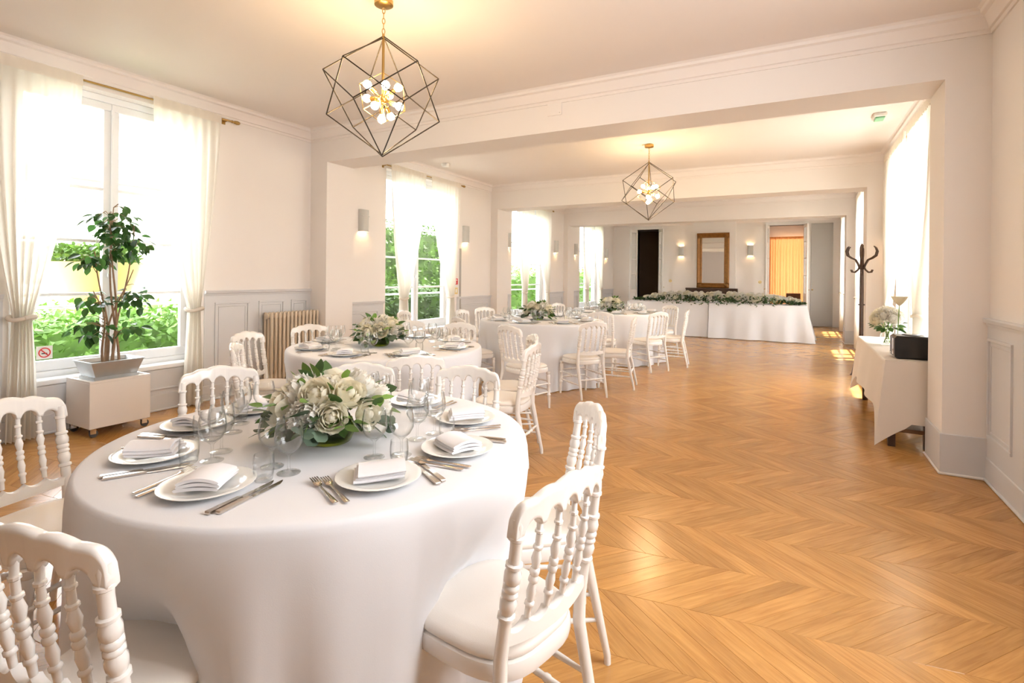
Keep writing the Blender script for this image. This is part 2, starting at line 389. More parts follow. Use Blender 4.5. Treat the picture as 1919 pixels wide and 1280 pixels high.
for k in range(-12, 52):
    t0 = k * Bw; sh = Bw if k % 2 == 0 else -Bw
    for i in range(-70, 40):
        s0 = i * Pw
        q = [(s0 + g, t0 + g), (s0 + Pw - g, t0 + g), (s0 + Pw + sh - g, t0 + Bw - g), (s0 + sh + g, t0 + Bw - g)]
        w = [st2w(*p) for p in q]
        c = clip(w, XL, XR, YF, YB + .3)
        if not c: continue
        cx = sum(p[0] for p in w) / 4; cy = sum(p[1] for p in w) / 4
        pp = pix(cx, cy, 0); full = len(c) == 4 and all(abs(a[0] - e[0]) + abs(a[1] - e[1]) < 1e-6 for a in c for e in [min(w, key=lambda z: abs(z[0] - a[0]) + abs(z[1] - a[1]))])
        vis = pp and 0 < pp[0] < 1919 and 500 < pp[1] < 1270 and all(math.hypot(cx - a, cy - e) > rr + .05 for a, e, rr in TABLES) and full
        pl.append((pp[2] if vis else 1e9, k, s0, t0, c, vis))
pl.sort(key=lambda e: e[0])
def plank_mesh(sh, nm):
    top = [(g, g), (Pw - g, g), (Pw + sh - g, Bw - g), (sh + g, Bw - g)]; cxm = sum(p[0] for p in top) / 4; cym = sum(p[1] for p in top) / 4
    ins = [(p[0] + (cxm - p[0]) * .010, p[1] + (cym - p[1]) * .010) for p in top]
    vs = [(*p, 0) for p in ins] + [(*p, -.0012) for p in top] + [(*p, -.008) for p in top]
    fs = [(0, 1, 2, 3)] + [(a, 4 + a, 4 + (a + 1) % 4, (a + 1) % 4) for a in range(4)] + [(4 + a, 8 + a, 8 + (a + 1) % 4, 4 + (a + 1) % 4) for a in range(4)]
    me = bpy.data.meshes.new(nm); me.from_pydata(vs, [], fs); me.materials.append(M['plank']); uv = me.uv_layers.new(name='UVMap')
    dx, dy = (.7071, .7071) if sh > 0 else (-.7071, .7071)
    for lo in me.loops:
        p = vs[lo.vertex_index]; uv.data[lo.index].uv = (p[0] * dx + p[1] * dy, -p[0] * dy + p[1] * dx)
    me.update(); return me
PM = {0: plank_mesh(Bw, 'plank_mesh'), 1: plank_mesh(-Bw, 'plank_mesh')}
n_ind = 0; vs = []; fs = []; uvs = []; tone = []
for d, k, s0, t0, c, vis in pl:
    if vis and n_ind < 298:
        x, y = st2w(s0, t0); link('plank', PM[k % 2], fl, (x, y, 0), ANG); n_ind += 1; continue
    o = len(vs); n = len(c); tn = rnd.random(); vs += [(p[0], p[1], 0) for p in c]; vs += [(p[0], p[1], -.006) for p in c]
    fs.append(tuple(range(o, o + n))); fs += [(o + a, o + n + a, o + n + (a + 1) % n, o + (a + 1) % n) for a in range(n)]
    sg = 1 if k % 2 == 0 else -1; dx, dy = st2w(.7071 * sg, .7071); tone += [tn] * (1 + n)
    uvs.append((o, 2 * n, dx, dy))
me = bpy.data.meshes.new('parquet_field'); me.from_pydata(vs, [], fs); me.materials.append(M['plank_far']); uv = me.uv_layers.new(name='UVMap')
dirs = [None] * len(vs)
for o, n, dx, dy in uvs:
    for a in range(o, o + n): dirs[a] = (dx, dy)
for lo in me.loops:
    p = vs[lo.vertex_index]; dx, dy = dirs[lo.vertex_index]; uv.data[lo.index].uv = (p[0] * dx + p[1] * dy, -p[0] * dy + p[1] * dx)
at = me.attributes.new('tone', 'FLOAT', 'FACE'); at.data.foreach_set('value', tone)
o = link('parquet_field', me, fl); o['kind'] = 'stuff'

# ------------------------------------------------------------------ windows
def window(n, x, d, y0, y1, lab, bars=(1.15, 1.63, 2.11), full=True):
    # d: +1 means outside is towards -x (left wall)
    w = struct(empty('window_%d' % n, (x, (y0 + y1) / 2, ZS)), lab, 'window'); L = (-x, -(y0 + y1) / 2, -ZS)
    xo = x - d * .20; xi = x - d * .13; f = .06
    def part(nm, m, b, par=w): b.xf(Matrix.Translation(L)); return b.obj(nm, m, par)
    b = MB(); b.box(xo, xi, y0, y1, ZS, ZS + f, .004); b.box(xo, xi, y0, y1, ZT - f, ZT, .004)
    b.box(xo, xi, y0, y0 + f, ZS + f, ZT - f, .004); b.box(xo, xi, y1 - f, y1, ZS + f, ZT - f, .004); part('window_frame', 'winw', b)
    part('window_sill', 'winw', MB().box(x - d * .13, x + d * .03, y0, y1, ZS - .035, ZS + .012, .008))
    ym = (y0 + y1) / 2; xs0, xs1 = x - d * .185, x - d * .14
    for (a, c) in ((y0 + f, ym - .002), (ym + .002, y1 - f)):
        st = .06; b = MB(); z0, z1 = ZS + f, ZT - f
        b.box(xs0, xs1, a, c, z0, z0 + .09, .006); b.box(xs0, xs1, a, c, z1 - .07, z1, .006)
        b.box(xs0, xs1, a, a + st, z0 + .09, z1 - .07, .006); b.box(xs0, xs1, c - st, c, z0 + .09, z1 - .07, .006)
        sash = part('sash', 'winw', b); zz = [z0 + .09] + list(bars) + [z1 - .07]
        for zb in bars: part('glazing_bar', 'winw', MB().box(xs0 + d * .005, xs1 - d * .005, a + st, c - st, zb - .014, zb + .014, .004), sash)
        for k in range(len(zz) - 1):
            xm = (xs0 + xs1) / 2; part('pane', 'pane', MB().box(xm - .002, xm + .002, a + st, c - st, zz[k] + .014 * (k > 0), zz[k + 1] - .014 * (k < len(zz) - 2)), sash)
    b = MB(); xh = xs1 + d * .012
    b.rod((xh, ym, ZS + .12), (xh, ym, ZT - .12), .009, 8); b.box(xh - .015, xh + .015, ym - .03, ym + .03, 1.30, 1.34, .004); b.box(xh - .012, xh + .012, ym - .012, ym + .012, ZT - .17, ZT - .12, .003)
    part('espagnolette_bolt', 'winw', b)
    part('guard_rail', 'winw', MB().box(xo - d * .10, xo - d * .07, y0, y1, 1.02, 1.05, .006))
    return w
wn = ['tall white casement window behind the potted ficus', 'tall white casement window of the second room beside the red sign',
      'tall white casement window in the third room on the garden side', 'tall white casement window in the end room on the garden side']
for i, (a, c) in enumerate(WIN_L): window(i + 1, XL, 1, a, c, wn[i])
wn = ['tall white casement window behind the cream buffet table', 'tall white casement window past the coat stand', 'tall white casement window beside the grey end wall door']
for i, (a, c) in enumerate(WIN_R): window(i + 5, XR, -1, a, c, wn[i])
# ------------------------------------------------------------------ curtains and rods
def curtain(lab, x, d, ya, yb, yt, zt=2.985, ztie=.98, seed=0, hw=.06, grp=None, mt='curtain', tie=True):
    rr = random.Random(seed); root = empty('curtain', (x, yt, 0)); nw = max(5, int((yb - ya) / .085)); ph = rr.uniform(0, 6)
    def P(u, v):
        z = zt + .03 - v * (zt + .03 - .015); s = (zt - z) / (zt - ztie)
        if not tie: a, c = ya, yb; am = .028
        elif s <= 1:
            e = max(0, s) ** 1.7; a = ya + (yt - hw - ya) * e; c = yb + (yt + hw - yb) * e; am = .022 + .012 * e
        else:
            e = min(1, (s - 1) * 1.5); e = e * (2 - e); a = yt - hw - .045 * e; c = yt + hw + .045 * e; am = .034
        uu = u + .012 * math.sin(u * 9 + seed) ; y = a + (c - a) * uu
        xx = am * (math.sin(2 * PI * nw * u + ph) + .35 * math.sin(2 * PI * nw * .5 * u + 1.3 * ph + 2 * v)) * (.35 + .65 * min(1, v * 6))
        if tie and s <= 1: xx *= 1
        return (d * (.0 + abs(0)) + xx, y - yt, z)
    MB().grid(P, nw * 8, 44).obj('curtain_panel', mt, root, smooth=80)
    hb = MB().grid(lambda u, v: (d * .012 + P(u, 0)[0] * .9, P(u, 0)[1], zt + .035 - v * .09), nw * 4, 2); hb.obj('heading_tape', 'tie', root, smooth=80)
    if tie:
        t = MB(); t.sweep([(.052 * math.cos(q), (hw + .022) * math.sin(q), ztie + .012 * math.sin(q * 2)) for q in [2 * PI * k / 20 for k in range(21)]], [.017] * 21, 8, False); t.obj('tieback', 'tie', root, smooth=80)
    tag(root, lab, 'curtain', grp); return root
def rodd(lab, x, d, y0, y1, z=3.0):
    o = empty('curtain_rod', (x, (y0 + y1) / 2, z)); c = (y0 + y1) / 2
    MB().rod((0, y0 - c, 0), (0, y1 - c, 0), .0095, 8).obj('rod', 'brass', o, smooth=50)
    for y in (y0, y1):
        s = 1 if y == y1 else -1
        MB().sweep([(0, y - c + s * t, 0) for t in (0, .01, .012, .03, .032, .06, .085, .1)], [.013, .015, .01, .01, .016, .022, .018, .004], 10).obj('finial', 'brass', o, smooth=50)
        b = MB(); b.rod((0, y - c - s * .06, -.012), (-d * .05, y - c - s * .06, -.012), .007, 6); b.box(-d * .05 - .004, -d * .05 + .004, y - c - s * .06 - .018, y - c - s * .06 + .018, -.04, .02); b.obj('bracket', 'brass', o)
    tag(o, lab, 'curtain rod'); return o
xc = XL + .105
CL = [((1.50, 2.17, 1.785), (2.72, 3.40, 3.13), 'behind the potted ficus'), ((6.03, 6.88, 6.36), (7.03, 7.88, 7.62), 'beside the red wall sign'),
      ((10.1, 10.97, 10.5), (11.05, 11.95, 11.72), 'of the third room garden side'), ((14.15, 15.0, 14.5), (15.1, 15.95, 15.72), 'of the end room garden side')]
for i, (a, c, w) in enumerate(CL):
    curtain('tied sheer curtain on the near side of the window ' + w, xc, 1, *a, seed=i * 2 + 1)
    curtain('tied sheer curtain on the far side of the window ' + w, xc, 1, *c, seed=i * 2 + 2)
    rodd('thin brass curtain rod over the window ' + w, xc - .05, 1, a[0] - .12, c[1] + .14)
xc = XR - .10
CR = [((5.75, 7.05, 6.35), (7.2, 8.65, 8.3), 'behind the cream buffet table'), ((10.4, 11.35, 10.75), (11.5, 12.4, 12.1), 'past the coat stand'), ((14.3, 15.2, 14.6), (15.4, 16.3, 16.0), 'beside the grey end door')]
for i, (a, c, w) in enumerate(CR):
    curtain('tied sheer curtain nearer the panelled pier, window ' + w, xc, -1, *a, seed=i * 2 + 21, ztie=1.0)
    curtain('tied sheer curtain farther from the panelled pier, window ' + w, xc, -1, *c, seed=i * 2 + 22, ztie=1.0)
    rodd('thin brass curtain rod over the window ' + w, xc + .05, -1, a[0] - .12, c[1] + .14)

# ------------------------------------------------------------------ wall lamps
def sconce(lab, x, y, z, rz, up=False):
    o = empty('wall_lamp', (x, y, z), rz); n = 12   # local: wall at y=0, room towards -y
    hw, dp, hh, t = .078, .085, .155, .006
    def arc(h, e): return [(-(hw - e) + 0 * k, 0, h) if k < 0 else ((hw - e) * -math.cos(PI * k / n), -(dp - e) * math.sin(PI * k / n) ** .6, h) for k in range(n + 1)]
    b = MB(); b.loft([arc(-hh, 0) , arc(hh, 0)], False, False); b.loft([arc(-hh, t), arc(hh, t)], False, False)
    for h in (-hh, hh): b.loft([arc(h, 0), arc(h, t)], False, False)
    b.obj('shade', 'shade', o, smooth=50)
    MB().box(-.05, .05, -.012, 0, -.12, .12, .003).obj('back_plate', 'shade', o)
    MB().ball((0, -.045, -.075), .017).obj('bulb', 'sbulb', o, smooth=60)
    if up: MB().ball((0, -.045, .085), .017).obj('bulb', 'sbulb', o, smooth=60)
    else: MB().box(-.07, .07, -.075, -.004, .06, .066).obj('top_cover', 'shade', o)
    tag(o, lab, 'wall lamp', 'half-round grey wall lamps'); return o
for (y, w) in ((5.56, 'above the radiator pier'), (8.2, 'above the red wall sign'), (9.85, 'beyond the second pier on the window wall'), (12.4, 'after the third garden window'), (13.75, 'beyond the third pier on the window wall'), (16.5, 'in the far corner of the window wall')):
    sconce('half-round grey wall lamp shining down ' + w, XL, y, 2.12, R(90))
sconce('grey wall lamp lit up and down between dark doorway and mirror', -3.22, YB, 2.2, 0, True)
sconce('grey wall lamp lit up and down between mirror and amber doorway', -1.20, YB, 2.2, 0, True)
sconce('half-round grey wall lamp on the right wall beside the coat stand', XR, 8.92, 2.1, R(-90))

# ------------------------------------------------------------------ pendants
def pendant():
    o = empty('pendant_lamp'); zt = ZC - .24; Hh = .80
    MB().lathe([(.055, -.002), (.062, -.008), (.062, -.035), (.05, -.042), (.012, -.048)], 20, (0, 0, ZC)).obj('ceiling_rose', 'brass', o, smooth=40)
    ch = MB()
    for k in range(5):
        z = ZC - .06 - k * .034; a = k % 2 * PI / 2
        ch.sweep([(.009 * math.cos(q) * math.cos(a), .009 * math.cos(q) * math.sin(a), z - .012 + .02 * math.sin(q)) for q in [2 * PI * i / 10 for i in range(11)]], .003, 5, False)
    ch.obj('chain', 'brass', o)
    st = MB(); st.rod((0, 0, zt + .015), (0, 0, zt - .42), .009, 8); st.ball((0, 0, zt - .42), .034); st.obj('stem', 'brass', o, smooth=50)
    def cube(rot, hh, zc, r, m, nm):
        top = Vector((0, 0, zc + hh / 2)); bot = Vector((0, 0, zc - hh / 2)); rr = hh / math.sqrt(3) * math.sqrt(2 / 3)
        up = [Vector((rr * math.cos(R(rot + 120 * k)), rr * math.sin(R(rot + 120 * k)), zc + hh / 6)) for k in range(3)]
        lo = [Vector((rr * math.cos(R(rot + 60 + 120 * k)), rr * math.sin(R(rot + 60 + 120 * k)), zc - hh / 6)) for k in range(3)]
        for k in range(3):
            for a, c in ((top, up[k]), (up[k], lo[k]), (up[k], lo[(k + 2) % 3]), (lo[k], bot)): MB().rod(a, c, r, 6).obj(nm, m, o)
    zc = zt - Hh / 2
    cube(0, Hh, zc, .0042, 'black_wire', 'frame_rod'); cube(47, Hh * .97, zc, .0042, 'black_wire', 'frame_rod')
    cube(20, .34, zc - .01, .0025, 'brass', 'inner_rod')
    c0 = Vector((0, 0, zt - .42))
    for k, (az, el) in enumerate(((20, 35), (95, 25), (170, 40), (245, 30), (320, 10), (60, -35), (150, -25), (235, -40), (300, -85))):
        d = Vector((math.cos(R(az)) * math.cos(R(el)), math.sin(R(az)) * math.cos(R(el)), math.sin(R(el))))
        s = MB().sweep([c0 + d * t for t in (.02, .06, .062, .10)], [.006, .006, .016, .016], 10).obj('socket', 'brass', o, smooth=40)
        MB().sweep([c0 + d * t for t in (.095, .105, .12, .135, .15, .158)], [.011, .014, .024, .027, .02, .004], 12).obj('bulb', 'bulb', o, smooth=70)
    return o
p1 = pendant(); tp = tree_of(p1); p2 = copy_tree(tp)
p1.location = (-2.42, 2.64, 0); p1.rotation_euler = (0, 0, R(28.4 + 197)); p2.location = (-1.78, 7.2, 0); p2.rotation_euler = (0, 0, R(28.4 + 190))
tag(p1, 'brass cluster pendant in a dark double wire cube, hanging in the first room', 'pendant lamp', 'wire cube pendants')
tag(p2, 'brass cluster pendant in a dark double wire cube, hanging beyond the first beam', 'pendant lamp', 'wire cube pendants')

# ------------------------------------------------------------------ radiator
o = empty('radiator', (-5.33, 4.29, 0)); n = 13
for k in range(n):
    y = -.325 + k * .054; b = MB()
    for xx in (-.055, .0, .055): b.sweep([(xx, y, z) for z in (.12, .15, .2, .82, .87, .9)], [.014, .02, .017, .017, .02, .012], 8)
    for z in (.15, .86): b.ball((0, y, z), .03, 10, 6, (2.6, .9, 1.15))
    b.obj('radiator_section', 'rad', o, smooth=60)
b = MB()
for y in (-.325, .323):
    for xx in (-.05, .05): b.rod((xx, y, 0), (xx, y, .13), .013, 8)
b.obj('feet', 'rad', o)
MB().lathe([(.03, -.345), (.036, -.35), (.036, -.365), (.02, -.37)], 12).xf(Matrix.Translation((0, -.02, .86)) @ Matrix.Rotation(R(90), 4, 'X') @ Matrix.Translation((0, 0, .69))).obj('end_plug', 'rad', o, smooth=40)
b = MB(); b.sweep([(0, .33, .86), (0, .37, .86), (0, .385, .875), (0, .385, .95)], .009, 8); b.rod((0, .385, .9), (.05, .385, .9), .012, 8); b.obj('valve', 'chrome', o, smooth=50)
b = MB(); b.sweep([(0, .33, .15), (0, .39, .15), (0, .4, .12), (0, .4, 0)], .009, 8); b.obj('pipe', 'rad', o, smooth=50)
tag(o, 'cream cast iron column radiator under the grey dado panels', 'radiator')

# ------------------------------------------------------------------ chairs
def P2(zs, ys):
    def f(z):
        for i in range(len(zs) - 1):
            if z <= zs[i + 1] or i == len(zs) - 2:
                u = (z - zs[i]) / (zs[i + 1] - zs[i]); u = max(0, min(1, u)); u = u * u * (3 - 2 * u) if i in (0, 1) else u
                return ys[i] + (ys[i + 1] - ys[i]) * u
    return f
CH, SH = .872, .445
yback = P2([0, .40, .80, 1], [-.245, -.165, -.215, -.245])
XP = .168
def make_chair():
    o = empty('banquet_chair')
    def outline(sc, z):
        r = []
        for k in range(32):
            q = 2 * PI * k / 32; c, s_ = math.cos(q), math.sin(q); e = .62
            y = .195 * math.copysign(abs(s_) ** e, s_); wdt = .192 + .018 * y / .195
            r.append((wdt * math.copysign(abs(c) ** e, c) * sc, y * sc + .005, z))
        return r
    MB().loft([outline(.93, .372), outline(.985, .376), outline(1, .388), outline(1, .408), outline(.985, .418), outline(.93, .422)]).obj('seat_frame', 'chair', o, smooth=40)
    MB().loft([outline(.93, .420), outline(.965, .428), outline(.955, .440), outline(.88, .450), outline(.65, .456), outline(.3, .4585), outline(.02, .459)]).obj('seat_cushion', 'cush', o, smooth=60)
    for s in (-1, 1):
        fr = [(0, .012), (.02, .0125), (.10, .0165), (.128, .0175), (.132, .021), (.14, .021), (.145, .016), (.235, .016), (.24, .021), (.25, .021), (.255, .015), (.30, .019), (.33, .021), (.345, .016), (.35, .021), (.375, .021)]
        MB().sweep([(s * (.168 + .008 * (1 - z / .375)), .165 + .012 * (1 - z / .375), z) for z, r in fr], [r for z, r in fr], 10).obj('front_leg', 'chair', o, smooth=45)
        bp = [(0, .012), (.03, .0125), (.2, .016), (.38, .0185), (.46, .0175), (.545, .0165), (.556, .016), (.56, .0215), (.568, .0215), (.572, .0155), (.585, .02), (.60, .0215), (.613, .0165), (.616, .02), (.622, .0205), (.628, .0165), (.634, .0205), (.642, .0205), (.647, .0165),
              (.652, .0205), (.668, .0215), (.684, .0165), (.687, .021), (.694, .021), (.697, .0155), (.735, .015), (.748, .0155), (.751, .0195), (.758, .0195), (.761, .0155), (.785, .017), (.80, .015)]
        MB().sweep([(s * XP, yback(z), z) for z, r in bp], [r for z, r in bp], 10).obj('back_post', 'chair', o, smooth=45)
    xs = [-XP + 2 * XP * k / 5 for k in range(6)]
    bow = lambda x: -.022 * (1 - (x / XP) ** 2)
    for x in xs[1:5]:
        sp = [(.535, .008), (.55, .0085), (.562, .009), (.566, .0125), (.572, .0125), (.576, .0085), (.60, .0125), (.622, .0085), (.626, .0125), (.634, .013), (.641, .0095), (.648, .013), (.656, .0125), (.66, .0085), (.684, .0135), (.705, .0085), (.709, .0125), (.715, .0125), (.718, .0085), (.745, .008), (.748, .0115), (.754, .0115), (.757, .008), (.795, .0085)]
        MB().sweep([(x, yback(z) + bow(x), z) for z, r in sp], [r for z, r in sp], 8).obj('spindle', 'chair', o, smooth=45)
    # crest rail
    def ztop(x):
        s_ = abs(x) / (XP + .017); zz = .859 - .038 * s_ ** 2
        for a, c, hh in ((-.30, .30, .0085), (.30, .68, .006), (.68, 1.12, .006)):
            if a <= s_ <= c: zz += hh * math.sin(PI * (s_ - a) / (c - a))
        if s_ > .86: zz -= .052 * (1 - math.sqrt(max(0, 1 - ((s_ - .86) / .14) ** 2)))
        return zz
    def zbot(x):
        s_ = abs(x) / XP; sp = .780 - .022 * s_ ** 2; best = sp
        for k in range(5):
            xc = (xs[k] + xs[k + 1]) / 2; r = .0265
            if abs(x - xc) < r: best = sp + math.sqrt(r * r - (x - xc) ** 2) * (1.12 - .22 * abs(xc) / XP)
        return min(best, ztop(x) - .012)
    nx = 96; rings = []; xe = XP + .017
    for k in range(nx + 1):
        x = -xe + 2 * xe * k / nx; a, c = zbot(x), ztop(x); t = .0135; yc = lambda z: yback(z) + bow(x) - .002
        m1 = min(a + .010, (a + c) / 2); m2 = max(c - .016, (a + c) / 2)
        rings.append([(x, yc(a) - t * .6, a)] + [(x, yc(z) - t, z) for z in (a + .003, m1, m2, c - .008)] + [(x, yc(c) - t * .5, c - .001), (x, yc(c) + t * .5, c - .001)] + [(x, yc(z) + t, z) for z in (c - .008, m2, m1, a + .003)] + [(x, yc(a) + t * .6, a)])
    MB().loft(rings).obj('crest_rail', 'chair', o, smooth=75)
    rings = []
    for k in range(61):
        x = -XP + 2 * XP * k / 60; j = (x + XP) / (2 * XP / 5); fr_ = j - math.floor(j); c = .534 - .017 * math.sin(PI * fr_) ** .8; a = .478 + .012 * (x / XP) ** 2; t = .0115; y = yback(.5) + bow(x)
        rings.append([(x, y - t, a), (x, y - t, c - .004), (x, y - t * .4, c), (x, y + t * .4, c), (x, y + t, c - .004), (x, y + t, a)])
    MB().loft(rings).obj('lower_back_rail', 'chair', o, smooth=50)
    def turned(a, c, r):
        a, c = Vector(a), Vector(c); pr = [(0, .7), (.12, .8), (.3, 1), (.38, 1.05), (.4, 1.4), (.43, 1.4), (.45, 1.0), (.5, 1.15), (.55, 1), (.57, 1.4), (.6, 1.4), (.62, 1.05), (.7, 1), (.88, .8), (1, .7)]
        return MB().sweep([a + (c - a) * t for t, q in pr], [r * q for t, q in pr], 8)
    for s in (-1, 1):
        for z in (.165, .255): turned((s * .173, .172, z), (s * XP, yback(z) , z - .01), .0095).obj('stretcher', 'chair', o, smooth=45)
    for z in (.19, .275): turned((-.17, .171, z), (.17, .171, z), .0095).obj('stretcher', 'chair', o, smooth=45)
    turned((-XP, yback(.21), .21), (XP, yback(.21), .21), .0105).obj('stretcher', 'chair', o, smooth=45)
    return o
ch0 = make_chair(); chT = tree_of(ch0)
TL = ['round table by the planter', 'round table by the radiator', 'round table in the second room', 'round table nearest the flower table']
CHAIRS = [(0, -1.31, .47, 104, 'farthest from the long flower table'), (0, -2.60, .84, 12, 'with its back to the window wall'), (0, -2.62, 1.67, -24, 'closest to the planter box'), (0, -2.09, 2.13, -58, 'facing away from the radiator'), (0, -1.54, 2.35, -80, 'backing onto a radiator-table chair'), (0, -.69, 1.89, 215, 'on the parquet side, facing the window'), (0, -.52, 1.22, 168, 'on the parquet side, facing the planter'),
          (1, -4.02, 2.80, 14, 'against the grey dado panels'), (1, -3.44, 2.32, 47, 'turned towards the planter'), (1, -4.12, 3.52, -16, 'right in front of the radiator'), (1, -2.05, 2.55, 139, 'with its back to the planter table'), (1, -3.66, 4.42, -55, 'behind it, nearer the window'), (1, -3.06, 4.52, -80, 'behind it, nearer the parquet'), (1, -1.95, 3.95, 218, 'on the parquet, nearer the beam'), (1, -1.70, 3.45, 188, 'on the parquet, nearer the planter'),
          (2, -4.72, 5.62, 12, 'beside the curtains, nearest the pier'), (2, -4.22, 6.30, 2, 'beside the curtains, middle of three'), (2, -4.28, 7.02, -25, 'beside the curtains, nearest the red sign'), (2, -3.50, 5.16, 60, 'facing the flower table'), (2, -2.52, 4.62, 68, 'standing apart towards the radiator table'), (2, -1.97, 5.54, 145, 'on the parquet, facing the curtains'), (2, -1.75, 6.36, 190, 'on the parquet, facing the radiator'),
          (3, -2.42, 7.12, 102, 'between the two far tables'), (3, -1.72, 7.60, 147, 'on the parquet, facing the windows'), (3, -1.47, 8.33, 187, 'towards the coat stand'), (3, -2.62, 9.72, 268, 'backing onto the garland'), (3, -1.95, 9.50, 238, 'at its garland and parquet corner'), (3, -3.87, 8.95, -20, 'nearest the window wall')]
first = True
for (t, bx, by, fa, w) in CHAIRS:
    c = ch0 if first else copy_tree(chT); first = False
    c.location = (bx + .21 * math.cos(R(fa)), by + .21 * math.sin(R(fa)), 0); c.rotation_euler = (0, 0, R(fa - 90))
    tag(c, 'white spindle chair at the %s, %s' % (TL[t].replace('round ', '').replace('in the second room', 'beyond the beam'), w), 'chair', 'chairs at the ' + TL[t])

# ------------------------------------------------------------------ round tables and cloths
TZ = .785
def cloth(lab, cx, cy, r, seed, push=()):
    rr = random.Random(seed); ph = [rr.uniform(0, 6.28) for _ in range(4)]; nf = rr.choice((11, 12, 13))
    prof = [(0.001, TZ)] + [(r * k / 8, TZ) for k in range(1, 8)] + [(r - .012, TZ), (r - .003, TZ - .003), (r + .003, TZ - .012), (r + .006, TZ - .03)] + [(r + .008, TZ - .03 - k * .0505) for k in range(1, 15)] + [(r + .01, .008)]
    rings = []; n = 128
    for (pr, z) in prof:
        ring = []
        for k in range(n):
            q = 2 * PI * k / n; dr = 0
            if z < TZ - .02:
                u = (TZ - z) / TZ; fo = .55 * math.sin(nf * q + ph[0] + .4 * math.sin(3 * q + ph[1])) + .3 * math.sin((nf // 2 + 1) * q + ph[2]) + .25 * math.sin(2 * nf * q + ph[3]); dr = .06 * u ** 1.1 * fo + .022 * u
                pk = 0
                for (pa, amt) in push:
                    da = (q - R(pa) + PI) % (2 * PI) - PI; pk = max(pk, amt * math.exp(-(da / .30) ** 2))
                dr -= pk * min(1, max(0, (u - .12) / .30)) ** 1.2
            ring.append(((pr + dr) * math.cos(q), (pr + dr) * math.sin(q), z))
        rings.append(ring)
    o = MB().loft(rings, True, False).obj('tablecloth', 'cloth', None, smooth=70, loc=(cx, cy, 0)); tag(o, lab, 'tablecloth')
    t = empty('round_table', (cx, cy, 0)); MB().lathe([(r - .04, TZ - .035), (r - .025, TZ - .03), (r - .025, TZ - .012), (r - .04, TZ - .008)], 40).obj('table_top', 'shelfwood', t, smooth=40)
    for k in range(4):
        q = PI / 4 + k * PI / 2; MB().rod((.3 * math.cos(q), .3 * math.sin(q), 0), (.3 * math.cos(q), .3 * math.sin(q), TZ - .034), .018, 8).obj('leg', 'rubber', t)
    tag(t, 'folding table under the white cloth, the ' + lab.split(' on the ')[-1], 'table', 'folding tables under the round cloths')
for i, (cx, cy, r) in enumerate(TABLES):
    push = []
    for (t, bx, by, fa, w) in CHAIRS:
        if t != i: continue
        fx, fy = bx + .43 * math.cos(R(fa)) - cx, by + .43 * math.sin(R(fa)) - cy; ov = r + .055 - math.hypot(fx, fy)
        if ov > 0: push.append((math.degrees(math.atan2(fy, fx)), min(.17, ov)))
    cloth('long white cloth draped to the floor on the ' + TL[i], cx, cy, r, 40 + i, push)

# ------------------------------------------------------------------ tableware prototypes (meshes shared)
def wine():
    b = MB(); out = [(.0, .003), (.031, .0015), (.032, .0035), (.012, .006), (.0042, .011), (.0036, .03), (.0042, .05), (.012, .058), (.027, .07), (.0375, .09), (.039, .107), (.0365, .128), (.032, .15)]
    inn = [(.031, .15), (.0355, .128), (.038, .107), (.0365, .09), (.026, .0715), (.011, .061), (.0005, .059)]
    b.lathe([(max(r, .0005), z) for r, z in out + inn], 20, caps=False); return b.mesh('wine_glass', 'glass', 60)
def tumbler():
    b = MB(); b.lathe([(.0005, .001), (.025, .0), (.027, .004), (.031, .03), (.0315, .055), (.029, .082), (.028, .082), (.0302, .055), (.0297, .03), (.025, .012), (.0005, .011)], 20, caps=False); b.xf(Matrix.Scale(.87, 4)); return b.mesh('tumbler', 'glass', 60)
def plate():
    b = MB(); b.lathe([(.0005, .002), (.07, .002), (.075, .0), (.08, .002), (.128, .017), (.131, .0195), (.128, .0205), (.092, .0115), (.084, .008), (.0005, .0075)], 36, caps=False); b.xf(Matrix.Scale(.885, 4)); return b.mesh('dinner_plate', 'china', 50)
def napkin(v):
    b = MB(); rr = random.Random(v); w, l = .05, .066
    for k in range(3):
        z0 = .0005 + k * .0085; sh = (rr.uniform(-.004, .004), -.004 * k); tp = 1 - .03 * k
        def top(u, s, zz): 
            x = -w + 2 * w * u; y = -l + 2 * l * s; return (x * tp + sh[0], y * tp + sh[1], z0 + zz + .010 * math.cos(PI * (u - .5)) * (k + 1) / 3 + .003 * math.sin(3 * s + v))
        nu, ns = 10, 10; rings = []
        for j in range(ns + 1):
            ring = [top(i / nu, j / ns, .008) for i in range(nu + 1)]; e = ring[-1]; f = top(1, j / ns, 0)
            ring += [(e[0] + .004, e[1], (e[2] + f[2]) / 2)] + [top(1 - i / nu, j / ns, 0) for i in range(nu + 1)]; g_ = ring[0]; h_ = ring[-1]
            ring += [(g_[0] - .004, g_[1], (g_[2] + h_[2]) / 2)]; rings.append(ring)
        b.loft(rings)
    return b.mesh('napkin', 'napkin', 50)
def fork():
    b = MB(); zc = lambda y: .003 + .010 * max(0, (y - .05) / .06) * (1 - max(0, (y - .075) / .05)) + .002
    ys_ = [-.1, -.097, -.06, 0, .03, .042, .05, .06]; ws = [.006, .0085, .0075, .004, .0035, .006, .011, .012]
    b.loft([[(-w_, y, zc(y)), (-w_ * .6, y, zc(y) + .0022), (w_ * .6, y, zc(y) + .0022), (w_, y, zc(y)), (0, y, zc(y) - .001)] for y, w_ in zip(ys_, ws)])
    for k in range(4):
        x = -.0102 + k * .0068; b.loft([[(x - w_, y, zc(y)), (x - w_, y, zc(y) + .0018), (x + w_, y, zc(y) + .0018), (x + w_, y, zc(y))] for y, w_ in ((.058, .0022), (.075, .002), (.098, .0017), (.106, .0008))])
    b.xf(Matrix.Scale(.9, 4)); return b.mesh('fork', 'steel', 40)
